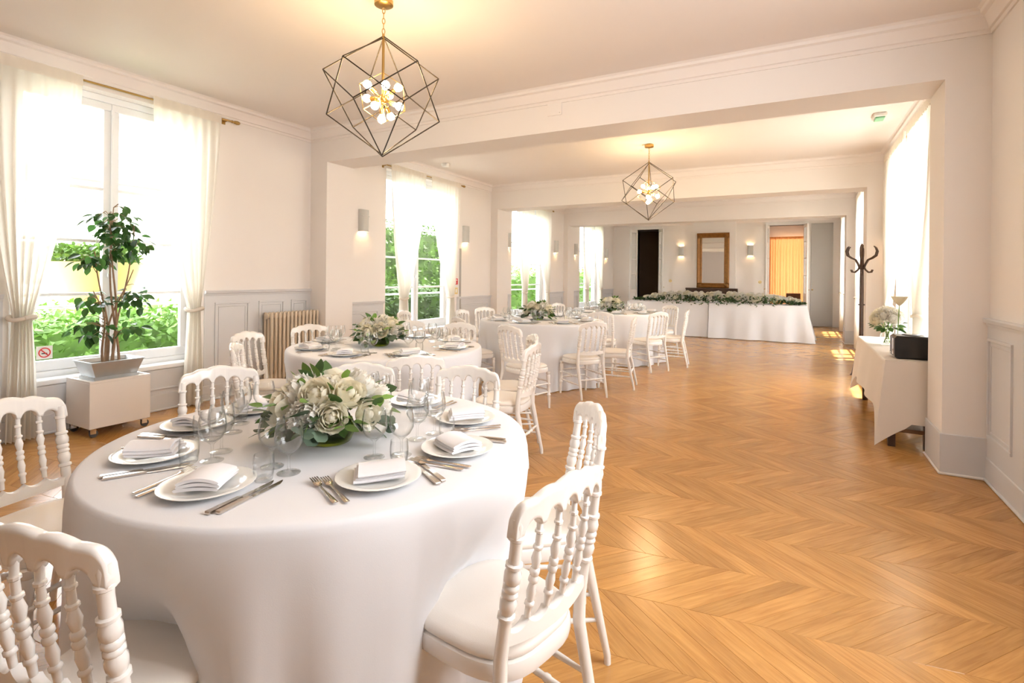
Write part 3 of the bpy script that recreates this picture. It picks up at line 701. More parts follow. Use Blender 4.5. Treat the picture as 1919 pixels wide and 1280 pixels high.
def knife():
    b = MB(); b.loft([[(-w_, y, .0005), (-w_, y, h_), (w_, y, h_), (w_, y, .0005)] for y, w_, h_ in ((-.115, .006, .004), (-.112, .0085, .007), (-.07, .0075, .007), (-.015, .006, .0065), (-.008, .0055, .005))])
    b.loft([[(-w_, y, .001), (-w_ , y, .0028), (w2, y, .0022), (w2, y, .0012)] for y, w_, w2 in ((-.01, .005, .005), (0, .006, .008), (.05, .006, .0095), (.09, .006, .009), (.108, .006, .0), (.114, .0055, -.0045))])
    b.xf(Matrix.Scale(.93, 4)); return b.mesh('knife', 'steel', 40)
MW, MT, MP, MF, MK = wine(), tumbler(), plate(), fork(), knife(); MN = [napkin(1), napkin(2), napkin(3)]
PLACE = ['farthest from the garland', 'by the chair facing planter', 'between two parquet chairs', 'at the window-facing chair', 'nearest the radiator table', 'facing away from radiator', 'nearest the planter box', 'nearest the window wall', 'left without a chair']
def settings(ti, cx, cy, angs, rp):
    w = TL[ti]; z = TZ + .0015
    def put(nm, me, x, y, zz, rz, lab, cat, g): tag(link(nm, me, None, (x, y, zz), rz), lab + (' on the ' + w if ti else ' at the planter table place ' + PLACE[j]), cat, g + ' on the ' + w)
    for j, an in enumerate(angs):
        q = R(an); ox, oy = math.cos(q), math.sin(q); lx, ly = math.sin(q), -math.cos(q); jit = rnd.uniform(-.06, .06)
        P_ = lambda rad, lat: (cx + ox * rad + lx * lat, cy + oy * rad + ly * lat)
        rz = math.atan2(-oy, -ox) - PI / 2
        x, y = P_(rp, 0); put('dinner_plate', MP, x, y, z, 0, 'white china plate under a napkin', 'plate', 'plates')
        put('napkin', MN[j % 3], x, y, z + .0145, rz + rnd.uniform(-.7, .7) + (PI / 2 if j % 3 == 1 else 0), 'folded white napkin on a plate', 'napkin', 'napkins')
        for k in (0, 1):
            x, y = P_(rp + .012 - .012 * k, .121 + .0255 * k); put('fork', MF, x, y, z, rz + jit, 'steel fork beside a plate', 'fork', 'forks')
            x, y = P_(rp + .012 - .01 * k, -.126 - .021 * k); put('knife', MK, x, y, z, rz - jit, 'steel knife beside a plate', 'knife', 'knives')
        x, y = P_(rp - .175, -.05); put('wine_glass', MW, x, y, z, 0, 'empty stemmed wine glass', 'wine glass', 'wine glasses')
        x, y = P_(rp - .15, -.128); put('wine_glass', MW, x, y, z, 0, 'empty stemmed wine glass', 'wine glass', 'wine glasses')
        x, y = P_(rp - .09, -.10 + jit * .1); put('tumbler', MT, x, y, z, 0, 'clear stemless water tumbler', 'tumbler', 'tumblers')
settings(0, *TABLES[0][:2], [-78, -27, 9, 50, 91, 132, 173, -159, -122], .505)
settings(1, *TABLES[1][:2], [k * 45 + 12 for k in range(8)], .575)
settings(2, *TABLES[2][:2], [k * 45 + 5 for k in range(8)], .61)
settings(3, *TABLES[3][:2], [k * 45 + 20 for k in range(8)], .59)

# ------------------------------------------------------------------ flowers
def petal(b, az, r, edge, width, ruf, ph):
    def P(u, v):
        a = (u - .5) * 2; th = 2.5 + (edge + .30 * a * a - 2.5) * v; rr_ = r * (1 + .16 * v ** 5 - .05 * v * (1 - v) + ruf * v * v * math.sin(a * 7 + ph)); q = az + a * width * (.45 + .55 * math.sin(PI * min(1, .15 + v * .8)))
        return (rr_ * math.sin(th) * math.cos(q), rr_ * math.sin(th) * math.sin(q), rr_ * math.cos(th) * .92)
    b.grid(P, 6, 5)
def bloom(seed, kind):
    rr = random.Random(seed); b = MB()
    layers = [(5, .054, 1.30, .85), (5, .049, 1.02, .85), (5, .042, .80, .85), (4, .034, .62, .95), (4, .026, .5, 1.0), (3, .017, .4, 1.2)] if kind == 'rose' else [(8, .058, 1.45, .5), (8, .053, 1.15, .5), (8, .047, .9, .5), (7, .040, .68, .52), (6, .032, .5, .6), (5, .023, .4, .7)]
    for li, (n, r, edge, wd) in enumerate(layers):
        for k in range(n): petal(b, 2 * PI * k / n + li * .61 + rr.uniform(-.12, .12), r * rr.uniform(.95, 1.05), edge + rr.uniform(-.1, .1), wd, .03 if kind == 'rose' else .085, rr.uniform(0, 6))
    b.ball((0, 0, .006), .019, 10, 6)
    return b.mesh('bloom', 'petal' if kind == 'rose' else 'petalw', 70)
BL = [bloom(1, 'rose'), bloom(2, 'rose'), bloom(3, 'peony'), bloom(4, 'peony')]
def leafmesh(w, l, m, fold=.15, rnd_=False):
    b = MB()
    def P(u, v):
        a = (u - .5) * 2; ww = w * (math.sqrt(max(0, 1 - (2 * v - 1) ** 2)) if rnd_ else math.sin(PI * v ** .8) ** .85)
        return (a * ww, l * v, abs(a) * ww * fold - .12 * l * v * v)
    b.grid(P, 4, 6); return b.mesh('leaf', m, 70)
LF = dict(euc=leafmesh(.019, .04, 'euc', .1, True), dark=leafmesh(.016, .06, 'dark_leaf'), fresh=leafmesh(.012, .045, 'fresh_leaf'), ficus=leafmesh(.021, .062, 'ficus', .25))
def orient(o, d, roll=0, up=(0, 0, 1)):
    d = Vector(d).normalized(); o.rotation_mode = 'QUATERNION'
    z = Vector(up) - d * d.dot(Vector(up))
    if z.length < 1e-3: z = d.orthogonal()
    z.normalize(); x = d.cross(z); o.rotation_quaternion = (Matrix((x, d, z)).transposed().to_quaternion()) @ Matrix.Rotation(roll, 3, 'Y').to_quaternion()
def centrepiece():
    rr = random.Random(11); o = empty('flower_centrepiece')
    MB().lathe([(.001, .004), (.055, .0), (.066, .006), (.076, .03), (.078, .055), (.07, .078), (.067, .078), (.074, .055), (.072, .032), (.06, .012), (.001, .010)], 28, caps=False).obj('glass_bowl', 'greenglass', o, smooth=60)
    MB().lathe([(.06, .02), (.068, .05), (.062, .09), (.04, .12)], 16).obj('stems', 'dark_leaf', o, smooth=60)
    k = 0
    for (n, el, rr_) in ((9, 8, .165), (7, 42, .155), (4, 74, .12)):
        for i in range(n):
            q = 2 * PI * i / n + el * .1 + rr.uniform(-.15, .15); e = R(el + rr.uniform(-7, 7)); d = Vector((math.cos(q) * math.cos(e), math.sin(q) * math.cos(e), math.sin(e)))
            f = link('rose' if k % 3 else 'peony', BL[(k % 2) if k % 3 else 2 + k % 2], o); f.location = Vector((0, 0, .105)) + Vector((d.x * rr_, d.y * rr_, d.z * rr_ * .75)); s = rr.uniform(.8, 1.05); f.scale = (s, s, s)
            f.rotation_euler = d.to_track_quat('Z', 'Y').to_euler(); k += 1
    for i in range(86):
        q = rr.uniform(0, 2 * PI); kind = rr.choice(('euc', 'euc', 'dark', 'dark', 'fresh')); e = R(rr.uniform(-32, 14)); rad = rr.uniform(.14, .24)
        if i < 16: e = R(rr.uniform(20, 75)); rad = rr.uniform(.165, .205); kind = 'dark' if i % 2 else 'fresh'
        d = Vector((math.cos(q) * math.cos(e), math.sin(q) * math.cos(e), math.sin(e))); l = link('leaf', LF[kind], o); l.location = Vector((0, 0, .11)) + Vector((d.x, d.y, d.z * .72)) * rad * .82
        if l.location.z < .03: l.location.z = .03 + rr.random() * .03
        dd = d + Vector((rr.uniform(-.5, .5), rr.uniform(-.5, .5), rr.uniform(-.3, .3))); orient(l, dd, rr.uniform(-.8, .8)); s = rr.uniform(1.1, 1.75) if kind == 'euc' else rr.uniform(.9, 1.5); l.scale = (s, s, s)
    for i in range(9):
        q = 2 * PI * i / 9 + rr.uniform(-.2, .2); b = MB(); L_ = rr.uniform(.18, .25); dz = rr.uniform(-.09, .04) if i % 3 else .06
        pts = [Vector((math.cos(q + .15 * t) * L_ * t, math.sin(q + .15 * t) * L_ * t, .10 + dz * t * t * 1.0 + (.03 * math.sin(PI * t)))) for t in (.25, .45, .65, .82, 1)]
        tw = MB().sweep(pts, [.0022, .002, .0018, .0015, .001], 5).obj('sprig', 'fresh_leaf', o)
        for j, p in enumerate(pts[1:]):
            for sgn in (-1, 1):
                l = link('leaf', LF['euc' if i % 2 else 'fresh'], tw); l.location = p; orient(l, Vector((math.cos(q + sgn * .9), math.sin(q + sgn * .9), rr.uniform(-.3, .3))), rr.uniform(-.5, .5)); s = rr.uniform(.8, 1.15); l.scale = (s, s, s)
    return o
fc = centrepiece(); fT = tree_of(fc)
for i, (cx, cy, r) in enumerate(TABLES):
    f = fc if i == 0 else copy_tree(fT); f.location = (cx + (.08 if i == 0 else -.03), cy - (.06 if i == 0 else .05), TZ + .001); f.rotation_euler = (0, 0, i * 1.3)
    tag(f, 'white rose centrepiece in green glass on the ' + TL[i], 'flowers', 'round table flower bowls')

# ------------------------------------------------------------------ planter, trough, ficus
o = empty('planter_stand', (-5.18, 2.31, 0)); hx, hy = .20, .225
b = MB(); b.box(-hx, hx, -hy, hy, .075, .445, .004); z1 = .46
b.box(-hx, hx, -hy, -hy + .02, .445, z1); b.box(-hx, hx, hy - .02, hy, .445, z1); b.box(-hx, -hx + .02, -hy + .02, hy - .02, .445, z1); b.box(hx - .02, hx, -hy + .02, hy - .02, .445, z1); b.obj('box', 'lamgrey', o)
for sx in (-1, 1):
    for sy in (-1, 1):
        c = MB(); c.box(sx * .165 - .018, sx * .165 + .018, sy * .19 - .018, sy * .19 + .018, .066, .076); c.box(sx * .165 - .016, sx * .165 - .012, sy * .19 - .02, sy * .19 + .02, .03, .067); c.box(sx * .165 + .012, sx * .165 + .016, sy * .19 - .02, sy * .19 + .02, .03, .067)
        c = c.obj('castor', 'chrome', o); MB().lathe([(.01, -.011), (.03, -.009), (.03, .009), (.01, .011)], 16).xf(Matrix.Translation((sx * .165, sy * .19 + .008, .03)) @ Matrix.Rotation(R(90), 4, 'Y')).obj('wheel', 'rubber', c, smooth=40)
tag(o, 'white box planter stand on castors under the window', 'planter')
o = empty('zinc_trough', (-5.18, 2.31, .447)); b = MB()
def rect(w, l, z): return [(-w, -l, z), (w, -l, z), (w, l, z), (-w, l, z)]
b.loft([rect(.13, .165, 0), rect(.13, .165, .03), rect(.122, .155, .03), rect(.15, .195, .15), rect(.156, .201, .15), rect(.156, .201, .158), rect(.146, .191, .158), rect(.12, .152, .06)]); b.obj('trough_body', 'zinc', o)
MB().loft([rect(.135, .175, .118), rect(.136, .176, .125)]).obj('soil', 'soil', o)
tag(o, 'grey zinc trough on the white planter stand', 'trough')
rr = random.Random(5)
o = empty('ficus_tree', (-5.18, 2.31, .572)); root = Vector((0, 0, 0))
stems = []
for k in range(6):
    q = k * 1.05; hgt = (1.33, 1.25, 1.1, .95, .8, .62)[k]; ex = rr.uniform(-.05, .1); ey = (.0, -.1, .12, -.14, .17, -.12)[k]
    pts = [Vector((.03 * math.cos(q) + ex * t + .02 * math.sin(5 * t + k), .045 * math.sin(q) + ey * t ** 1.5 + .02 * math.sin(6 * t + 2 * k), hgt * t)) for t in [i / 10 for i in range(11)]]
    stems.append(pts); MB().sweep(pts, [.011 - .0075 * i / 10 for i in range(11)], 7).obj('stem', 'bark', o, smooth=60)
clusters = [((.02, .02, 1.20), (.16, .20, .17), 78), ((.02, .12, 1.02), (.15, .17, .13), 50), ((.0, -.05, .92), (.15, .19, .10), 34), ((.0, -.18, .86), (.1, .12, .06), 16), ((.02, .17, .55), (.12, .12, .13), 38), ((.0, -.14, .30), (.12, .14, .10), 34), ((.02, -.12, .55), (.12, .12, .10), 22), ((.05, .14, .28), (.1, .1, .1), 14)]
nl = 0
for (c, e, n) in clusters:
    tw = MB(); c = Vector(c)
    for j in range(n):
        d = Vector((rr.gauss(0, 1), rr.gauss(0, 1), rr.gauss(0, 1))).normalized() * rr.random() ** .45
        p = c + Vector((d.x * e[0], d.y * e[1], d.z * e[2])); l = link('leaf', LF['ficus'], o); l.location = p; nl += 1
        orient(l, Vector((d.x + rr.uniform(-.5, .5), d.y + rr.uniform(-.5, .5), rr.uniform(-1.1, .1))), rr.uniform(-.7, .7)); s = rr.uniform(1.1, 1.6); l.scale = (s, s, s)
        if j % 3 == 0:
            q = min((q for s_ in stems for q in s_), key=lambda q: (q - p).length + .6 * max(0, q.z - p.z)); md = (p + q) / 2 + Vector((0, 0, .03)); tw.sweep([q, md, p], [.0035, .0025, .0015], 5)
    tw.obj('twigs', 'bark', o)
tag(o, 'tall leafy green ficus with several slim trunks in the zinc trough', 'plant')

# ------------------------------------------------------------------ head table with garland
HY0, HY1 = 12.55, 13.3
def rect_cloth(name, lab, x0, x1, y0, y1, zt, seed, mt, zlow=.012, flare=.05, nw=3.0, ends=(1, 1), wave=.03):
    rr = random.Random(seed); cx, cy = (x0 + x1) / 2, (y0 + y1) / 2; hx, hy = (x1 - x0) / 2, (y1 - y0) / 2; ph = rr.uniform(0, 6); per = []
    nx, ny = max(8, int((x1 - x0) * 24)), max(8, int((y1 - y0) * 24))
    for i in range(nx): per.append((-hx + 2 * hx * i / nx, -hy, 0, -1))
    for i in range(ny): per.append((hx, -hy + 2 * hy * i / ny, 1, 0))
    for i in range(nx): per.append((hx - 2 * hx * i / nx, hy, 0, 1))
    for i in range(ny): per.append((-hx, hy - 2 * hy * i / ny, -1, 0))
    def ring(k, u):
        out = []
        for (x, y, nx_, ny_) in per:
            cr = min(1, max(0, (abs(x) - hx + .18) / .18)) * min(1, max(0, (abs(y) - hy + .18) / .18))
            fo = wave * (math.sin((x * 2.1 + y * 2.7) * nw + ph) + .5 * math.sin((x - y) * nw * 4.3 + 2 * ph)) * u
            fx = (flare * (ends[0] if x < 0 else ends[1]))
            if nx_ and not (ends[0] if x < 0 else ends[1]): fo = 0
            dx = nx_ * (flare * u * (1 if not nx_ else fx / max(flare, 1e-6)) + fo) + math.copysign(cr * fx * 1.1 * u, x); dy = ny_ * (flare * u + fo) + math.copysign(cr * flare * 1.1 * u, y)
            zz = zt - u * (zt - zlow) + (0 if k else 0); out.append((x + dx, y + dy, zz))
        return out
    rings = [[(x * s, y * s, zt) for x, y, a, b_ in per] for s in (.01, .5, .985)] + [[(x + a * .003, y + b_ * .003, zt - .004) for x, y, a, b_ in per]] + [ring(1, u) for u in (.02, .06, .12, .2, .3, .42, .55, .7, .85, 1)]
    o = MB().loft(rings, True, False).obj(name, mt, None, smooth=70, loc=(cx, cy, 0)); tag(o, lab, 'tablecloth'); return o
rect_cloth('tablecloth', 'white floor-length cloth on the flower table half next to the dark doorway', -3.60, -1.735, HY0 + .03, HY1, TZ, 3, 'cloth', wave=.012, flare=.03, ends=(1, 0))
rect_cloth('tablecloth', 'white floor-length cloth on the flower table half next to the grey door', -1.715, .22, HY0, HY1, TZ, 4, 'cloth', wave=.04, nw=4.2, flare=.05, ends=(0, 1.6))
for (a, c, w) in ((-3.57, -1.76, 'half next to the dark doorway'), (-1.69, .19, 'half next to the grey door')):
    t = empty('trestle_table', ((a + c) / 2, (HY0 + HY1) / 2, 0)); hw = (c - a) / 2; MB().box(-hw, hw, -.33, .33, TZ - .035, TZ - .006, .004).obj('table_top', 'shelfwood', t)
    for sx in (-1, 1):
        for sy in (-1, 1): MB().rod((sx * (hw - .15), sy * .26, 0), (sx * (hw - .15), sy * .26, TZ - .034), .018, 8).obj('leg', 'rubber', t)
    tag(t, 'trestle table hidden under the cloth, flower table ' + w, 'table')
o = empty('flower_garland', (-1.6, HY0 + .30, TZ + .004)); rr = random.Random(21); fol = MB()
for i in range(150):
    x = -1.62 + 3.3 * (i / 149) + rr.uniform(-.04, .04); den = 1 - .8 * max(0, abs(x) - 1.0) / .7
    y = rr.uniform(-.17, .13) * den; z = .06 + (.15 * den) * (1 - (y / .2) ** 2) * rr.uniform(.55, 1.1)
    f = link('rose' if i % 3 else 'peony', BL[i % 4], o); f.location = (x, y, z); s = rr.uniform(.7, 1.35) * (.65 + .35 * den); f.scale = (s, s, s); d = Vector((rr.uniform(-.5, .5), -.7 + y * 3, .8)); f.rotation_euler = d.to_track_quat('Z', 'Y').to_euler()
for i in range(1900):
    x = rr.uniform(-1.9, 1.78); den = 1 - .75 * max(0, abs(x) - 1.1) / .7; y = rr.uniform(-.26, .2) * max(.35, den); z = rr.uniform(.012, .15 * max(.35, den))
    if y < -.2 and rr.random() < .3: z = rr.uniform(-.05, .02); y = -.325
    d = Vector((rr.uniform(-1, 1), rr.uniform(-1, .6), rr.uniform(-.2, .7))).normalized(); sd_ = d.orthogonal().normalized(); l = rr.uniform(.04, .075); w_ = l * .28; p = Vector((x, y, z)); up = d.cross(sd_) * w_ * .4
    fol.add([p, p + d * l * .4 + sd_ * w_ + up, p + d * l, p + d * l * .4 - sd_ * w_ + up, p + d * l * .5], [(0, 1, 4), (1, 2, 4), (2, 3, 4), (3, 0, 4)])
g_ = fol.obj('foliage', 'dark_leaf', o); g_['kind'] = 'stuff'
tag(o, 'long garland of white roses and green leaves along the head table', 'garland')
for k, (x, w) in enumerate(((-2.95, 'near the dark doorway end'), (.02, 'near the grey door end'))):
    tag(MB().lathe([(.028, 0), (.03, .004), (.03, .12), (.024, .125)], 14).obj('pillar_candle', 'white_pl', None, smooth=40, loc=(x, HY0 + .38, TZ + .002)), 'small white pillar candle on the flower table ' + w, 'candle')

# ------------------------------------------------------------------ end wall: chimney breast, mantel, mirror, doors
b = MB(); b.box(-2.85, -1.60, YB - .10, YB, 0, ZC); struct(b.obj('trim_8', 'wall'), 'shallow white chimney breast behind the mirror', 'chimney breast')
o = empty('mantelpiece', (-2.27, YB - .10, 0)); MB().box(-.75, .75, -.24, 0, 1.0, 1.045, .008).obj('shelf', 'darkwood', o)
for s in (-1, 1): MB().box(s * .66 - .09, s * .66 + .09, -.17, 0, 0, 1.0, .008).obj('jamb', 'darkwood', o)
MB().box(-.57, .57, -.15, 0, .82, 1.0, .006).obj('frieze', 'darkwood', o); tag(o, 'dark carved wooden mantelpiece below the mirror', 'mantelpiece')
o = empty('wall_mirror', (-2.245, YB - .10, 1.05)); hw, hh = .47, 1.70; fw = .155
def moul(b, p0, p1, inn):
    prof = [(0, 0), (0, .05), (.03, .075), (.06, .06), (.09, .045), (.12, .05), (.145, .03), (.155, .01), (.155, 0)]
    b.loft([[(p[0] + inn[0] * o_, -t, p[1] + inn[1] * o_) for o_, t in prof] for p in (p0, p1)])
for nm, p0, p1, inn in (('frame_rail', (-hw, 0), (hw, 0), (0, 1)), ('frame_rail', (-hw, hh), (hw, hh), (0, -1)), ('frame_stile', (-hw, fw), (-hw, hh - fw), (1, 0)), ('frame_stile', (hw, fw), (hw, hh - fw), (-1, 0))):
    b = MB(); moul(b, p0, p1, inn); b.obj(nm, 'gilt', o, smooth=35)
for sx in (-1, 1):
    for z in (.08, hh - .08): b = MB(); b.ball((sx * (hw - .08), -.06, z), .05, 12, 8, (1.2, .5, 1.2)); b.obj('corner_carving', 'gilt', o, smooth=60)
MB().box(-hw + fw - .005, hw - fw + .005, -.02, -.008, fw - .005, hh - fw + .005).obj('mirror_glass', 'mirror', o); tag(o, 'tall mirror in a carved brown gilt frame above the mantel', 'mirror')
def door(n, x0, x1, lab, aL, aR):
    d = struct(empty('door_%d' % n, ((x0 + x1) / 2, YB, 0)), lab, 'door'); cx = (x0 + x1) / 2; hw = (x1 - x0) / 2
    b = MB()
    b.box(-hw - .09, -hw, -.02, .2, 0, DZ + .09, .004); b.box(hw, hw + .09, -.02, .2, 0, DZ + .09, .004); b.box(-hw, hw, -.02, .2, DZ, DZ + .09, .004); b.obj('door_casing', 'trimw', d)
    for s, an in ((-1, aL), (1, aR)):
        lf = MB(); w = hw - .004; st = .07; t = .02; zz = [.95, 1.45, 1.95, 2.42, DZ - .10]
        lf.box(0, w, -t, t, .01, .2, .004); lf.box(0, w, -t, t, DZ - .10, DZ - .01, .004); lf.box(0, st, -t, t, .2, DZ - .1, .004); lf.box(w - st, w, -t, t, .2, DZ - .1, .004); lf.box(st, w - st, -t, t, .85, .95, .004); lf.box(st, w - st, -t * .5, t * .5, .2, .85)
        mt_ = Matrix.Translation((s * hw, -.025, 0)) @ Matrix.Rotation(R(an), 4, 'Z') @ (Matrix.Identity(4) if s < 0 else Matrix.Scale(-1, 4, (1, 0, 0)))
        L = lf.xf(mt_).obj('door_leaf', 'trimw', d)
        for z in zz[1:-1]: MB().box(st, w - st, -t * .7, t * .7, z - .012, z + .012).xf(mt_).obj('glazing_bar', 'trimw', L)
        for k in range(4): MB().box(st, w - st, -.002, .002, zz[k] + .012, zz[k + 1] - .012).xf(mt_).obj('pane', 'pane', L)
        b = MB(); b.sweep([(w - .035, -t, 1.05), (w - .035, -t - .04, 1.05), (w - .13, -t - .045, 1.05)], .009, 8); b.xf(mt_).obj('door_handle', 'brass', L, smooth=50)
    return d
door(1, DL[0], DL[1], 'open glazed double door to the dark room', -118, 122)
door(2, DR[0], DR[1], 'open glazed double door to the room with the amber curtain', -95, 100)
d = struct(empty('door_3', (.66, YB, 0)), 'closed grey panelled door at the end of the far wall', 'door')
MB().box(-.27, .27, -.03, -.001, .01, 2.95, .004).obj('door_leaf', 'greyd', d)
for (z0, z1) in ((.18, .85), (1.0, 2.8)):
    m = MB(); m.box(-.2, .2, -.038, -.03, z0, z0 + .02); m.box(-.2, .2, -.038, -.03, z1 - .02, z1); m.box(-.2, -.18, -.038, -.03, z0 + .02, z1 - .02); m.box(.18, .2, -.038, -.03, z0 + .02, z1 - .02); m.obj('panel_moulding', 'greyd', d)
MB().ball((-.23, -.05, 1.05), .022).obj('door_knob', 'brass', d, smooth=60)
# rooms beyond the doorways
b = MB(); b.box(-5.6, -5.5, YB + .2, YB + 3.6, 0, ZC); b.box(-2.8, -2.7, YB + .2, YB + 3.6, 0, ZC); b.box(-5.6, -2.7, YB + 3.6, YB + 3.7, 0, ZC)
struct(b.obj('wall_beyond_dark', 'darkroom'), 'brown walls of the dark room beyond the glazed door', 'wall')
b = MB(); b.box(-1.75, -1.65, YB + .2, YB + 2.4, 0, ZC); b.box(1.2, 1.3, YB + .2, YB + 2.4, 0, ZC); b.box(-1.75, -.75, YB + 2.4, YB + 2.5, 0, ZC); b.box(.5, 1.3, YB + 2.4, YB + 2.5, 0, ZC); b.box(-.75, .5, YB + 2.4, YB + 2.5, 2.75, ZC)
struct(b.obj('wall_beyond_light', 'wall'), 'pale walls of the small room with the amber curtain', 'wall')
curtain('long amber curtain glowing in the small room beyond the doorway', -.13, 1, -.78, .52, -.13, zt=2.72, seed=77, mt='amber', tie=False).matrix_world  # built in the y-z plane, turned below
oc = [x for x in COL.objects if x.name.startswith('curtain') and x.get('label', '').startswith('long amber')][0]
oc.rotation_euler = (0, 0, R(90)); oc.location = (-.13, YB + 2.2, 0)
q = rodd('dark curtain rod above the amber curtain', 0, 1, -.72, .72, 2.74); q.rotation_euler = (0, 0, R(90)); q.location = (-.13, YB + 2.27, 2.74)
o = empty('side_chair', (-.05, YB + 1.2, 0)); MB().box(-.2, .2, -.2, .2, .42, .46, .01).obj('seat', 'shelfwood', o); MB().box(-.2, .2, .17, .2, .6, .9, .008).obj('backrest', 'shelfwood', o)
for sx in (-1, 1):
    for sy in (-1, 1): MB().box(sx * .18 - .016, sx * .18 + .016, sy * .18 - .016, sy * .18 + .016, 0, .42 if sy < 0 else .9).obj('leg', 'shelfwood', o)
tag(o, 'small brown wooden chair in front of the amber curtain', 'chair')
for x, w in ((-3.55, 'beside the dark doorway'), (-.93, 'beside the amber doorway')):
    s_ = empty('light_switch', (x, YB, 1.25)); MB().lathe([(.045, 0), (.045, .008), (.035, .014)], 18).xf(Matrix.Rotation(R(90), 4, 'X')).obj('switch_plate', 'yel', s_, smooth=40); MB().box(-.008, .008, -.026, -.013, -.015, .015).obj('rocker', 'white_pl', s_)
    tag(s_, 'round cream light switch on the end wall ' + w, 'light switch')

# ------------------------------------------------------------------ buffet table, flowers, player, coat stand
BX0, BX1, BY0, BY1, BZ = .645, .99, 5.16, 7.15, .71
t = empty('buffet_table', ((BX0 + BX1) / 2, (BY0 + BY1) / 2, 0)); hx, hy = (BX1 - BX0) / 2 - .015, (BY1 - BY0) / 2 - .015
MB().box(-hx, hx, -hy, hy, BZ - .04, BZ - .006, .004).obj('table_top', 'shelfwood', t); MB().box(-hx + .04, hx - .04, -hy + .04, hy - .04, .12, .15, .004).obj('lower_shelf', 'shelfwood', t)
for sx in (-1, 1):
    for sy in (-1, 1): MB().box(sx * (hx - .04) - .025, sx * (hx - .04) + .025, sy * (hy - .06) - .025, sy * (hy - .06) + .025, 0, BZ - .04).obj('leg', 'darkwood', t)
tag(t, 'brown wooden buffet table under the cream cloth by the pier', 'table')
# cream cloth: hangs to mid height, corners drop lower
rr = random.Random(9); per = []; cx, cy = (BX0 + BX1) / 2, (BY0 + BY1) / 2; hx, hy = (BX1 - BX0) / 2, (BY1 - BY0) / 2; n1, n2 = 12, 48
for i in range(n1): per.append((-hx + 2 * hx * i / n1, -hy, 0, -1))
for i in range(n2): per.append((hx, -hy + 2 * hy * i / n2, 1, 0))
for i in range(n1): per.append((hx - 2 * hx * i / n1, hy, 0, 1))
for i in range(n2): per.append((-hx, hy - 2 * hy * i / n2, -1, 0))
def cring(u):
    out = []
    for (x, y, a, c) in per:
        ex = max(0, 1 - (hx - abs(x)) / .22) if c else 1; ey = max(0, 1 - (hy - abs(y)) / .30) if a else 1
        k = (ex if c else ey) ** 1.5; left = 1 if x < 0 else .15
        low = BZ - (.50 if c and y < 0 else .42) - .20 * k * left * (1 if x < 0 else 0); z = BZ - .004 - u * (BZ - .004 - low); w = .014 * math.sin(y * 9 + x * 7) * u
        out.append((x + a * (.012 + .05 * u + w) * left + (-.07 * k * u if x < 0 and c else 0), y + c * (.010 + .018 * u) + (math.copysign(.05 * k * u, y) if a and x < 0 else 0), z))
    return out
o = MB().loft([[(x * s_, y * s_, BZ) for x, y, a, c in per] for s_ in (.01, .6, .985)] + [cring(u) for u in (0, .03, .1, .25, .45, .65, .85, 1)], True, False).obj('tablecloth', 'cream_cloth', None, smooth=70, loc=(cx, cy, 0))
tag(o, 'cream cloth with a long trailing corner on the buffet table', 'tablecloth')
o = empty('flower_vase', (.80, 6.28, BZ + .002)); MB().lathe([(.001, .004), (.05, 0), (.058, .01), (.062, .06), (.058, .1), (.05, .125), (.056, .15), (.053, .15), (.047, .125), (.054, .1), (.058, .06), (.053, .014), (.001, .012)], 24, caps=False).obj('glass_vase', 'glass', o, smooth=60)
st = MB(); rr = random.Random(31)
for k in range(16): q = k * .7; st.rod((.03 * math.cos(q), .03 * math.sin(q), .02), (.05 * math.cos(q + 2.6), .05 * math.sin(q + 2.6), .22), .003, 5)
st.obj('stems', 'fresh_leaf', o)
for k in range(13):
    q = k * 2.4; e = R(10 + 75 * (1 - k / 13)); d = Vector((math.cos(q) * math.cos(e), math.sin(q) * math.cos(e), math.sin(e))); f = link('rose' if k % 2 else 'peony', BL[k % 4], o); f.location = Vector((0, 0, .22)) + Vector((d.x * .12, d.y * .13, d.z * .12)); f.scale = (1.15,) * 3; f.rotation_euler = d.to_track_quat('Z', 'Y').to_euler()
for k in range(34):
    q = rr.uniform(0, 6.28); d = Vector((math.cos(q), math.sin(q), rr.uniform(-.5, .2))); l = link('leaf', LF['dark' if k % 3 else 'fresh'], o); l.location = Vector((0, 0, .20)) + d * .08; orient(l, d, rr.uniform(-.6, .6)); l.scale = (1.4,) * 3
tag(o, 'glass vase of white roses on the buffet table', 'flowers')
o = empty('bud_vase', (.80, 5.70, BZ + .002)); MB().lathe([(.001, .003), (.055, 0), (.058, .006), (.03, .03), (.03, .06), (.022, .11), (.016, .15), (.019, .165), (.016, .165), (.013, .15), (.019, .11), (.026, .06), (.001, .03)], 20, caps=False).obj('glass_body', 'glass', o, smooth=60)
MB().sweep([(0, 0, .035), (.004, .01, .2), (.01, -.01, .42)], [.004, .0035, .004], 6).obj('stem', 'fresh_leaf', o)
MB().lathe([(.004, .41), (.025, .43), (.05, .465), (.062, .492), (.057, .494), (.03, .46), (.01, .445)], 20, caps=False).xf(Matrix.Translation((.01, -.01, 0))).obj('flower_head', 'petal', o, smooth=60)
MB().ball((.01, -.01, .455), .02).obj('flower_heart', 'stamen', o, smooth=60); tag(o, 'slim glass bud vase with one tall cream bloom', 'vase')
o = empty('cd_player', (.84, 5.32, BZ + .002)); b = MB(); b.box(-.125, .16, -.1, .14, 0, .185, .018); b.obj('case', 'black', o)
MB().lathe([(.062, .184), (.062, .190), (.052, .194), (.03, .194)], 24, (.0, .03, 0)).obj('disc_lid', 'black', o, smooth=40); b = MB(); b.box(-.129, -.124, -.06, .0, .03, .16, .001); b.obj('front_panel', 'chrome', o)
for k in range(4): MB().box(-.131, -.124, .03 + k * .022, .045 + k * .022, .03, .042).obj('button', 'chrome', o)
tag(o, 'black portable music player on the buffet table by the pier', 'music player')
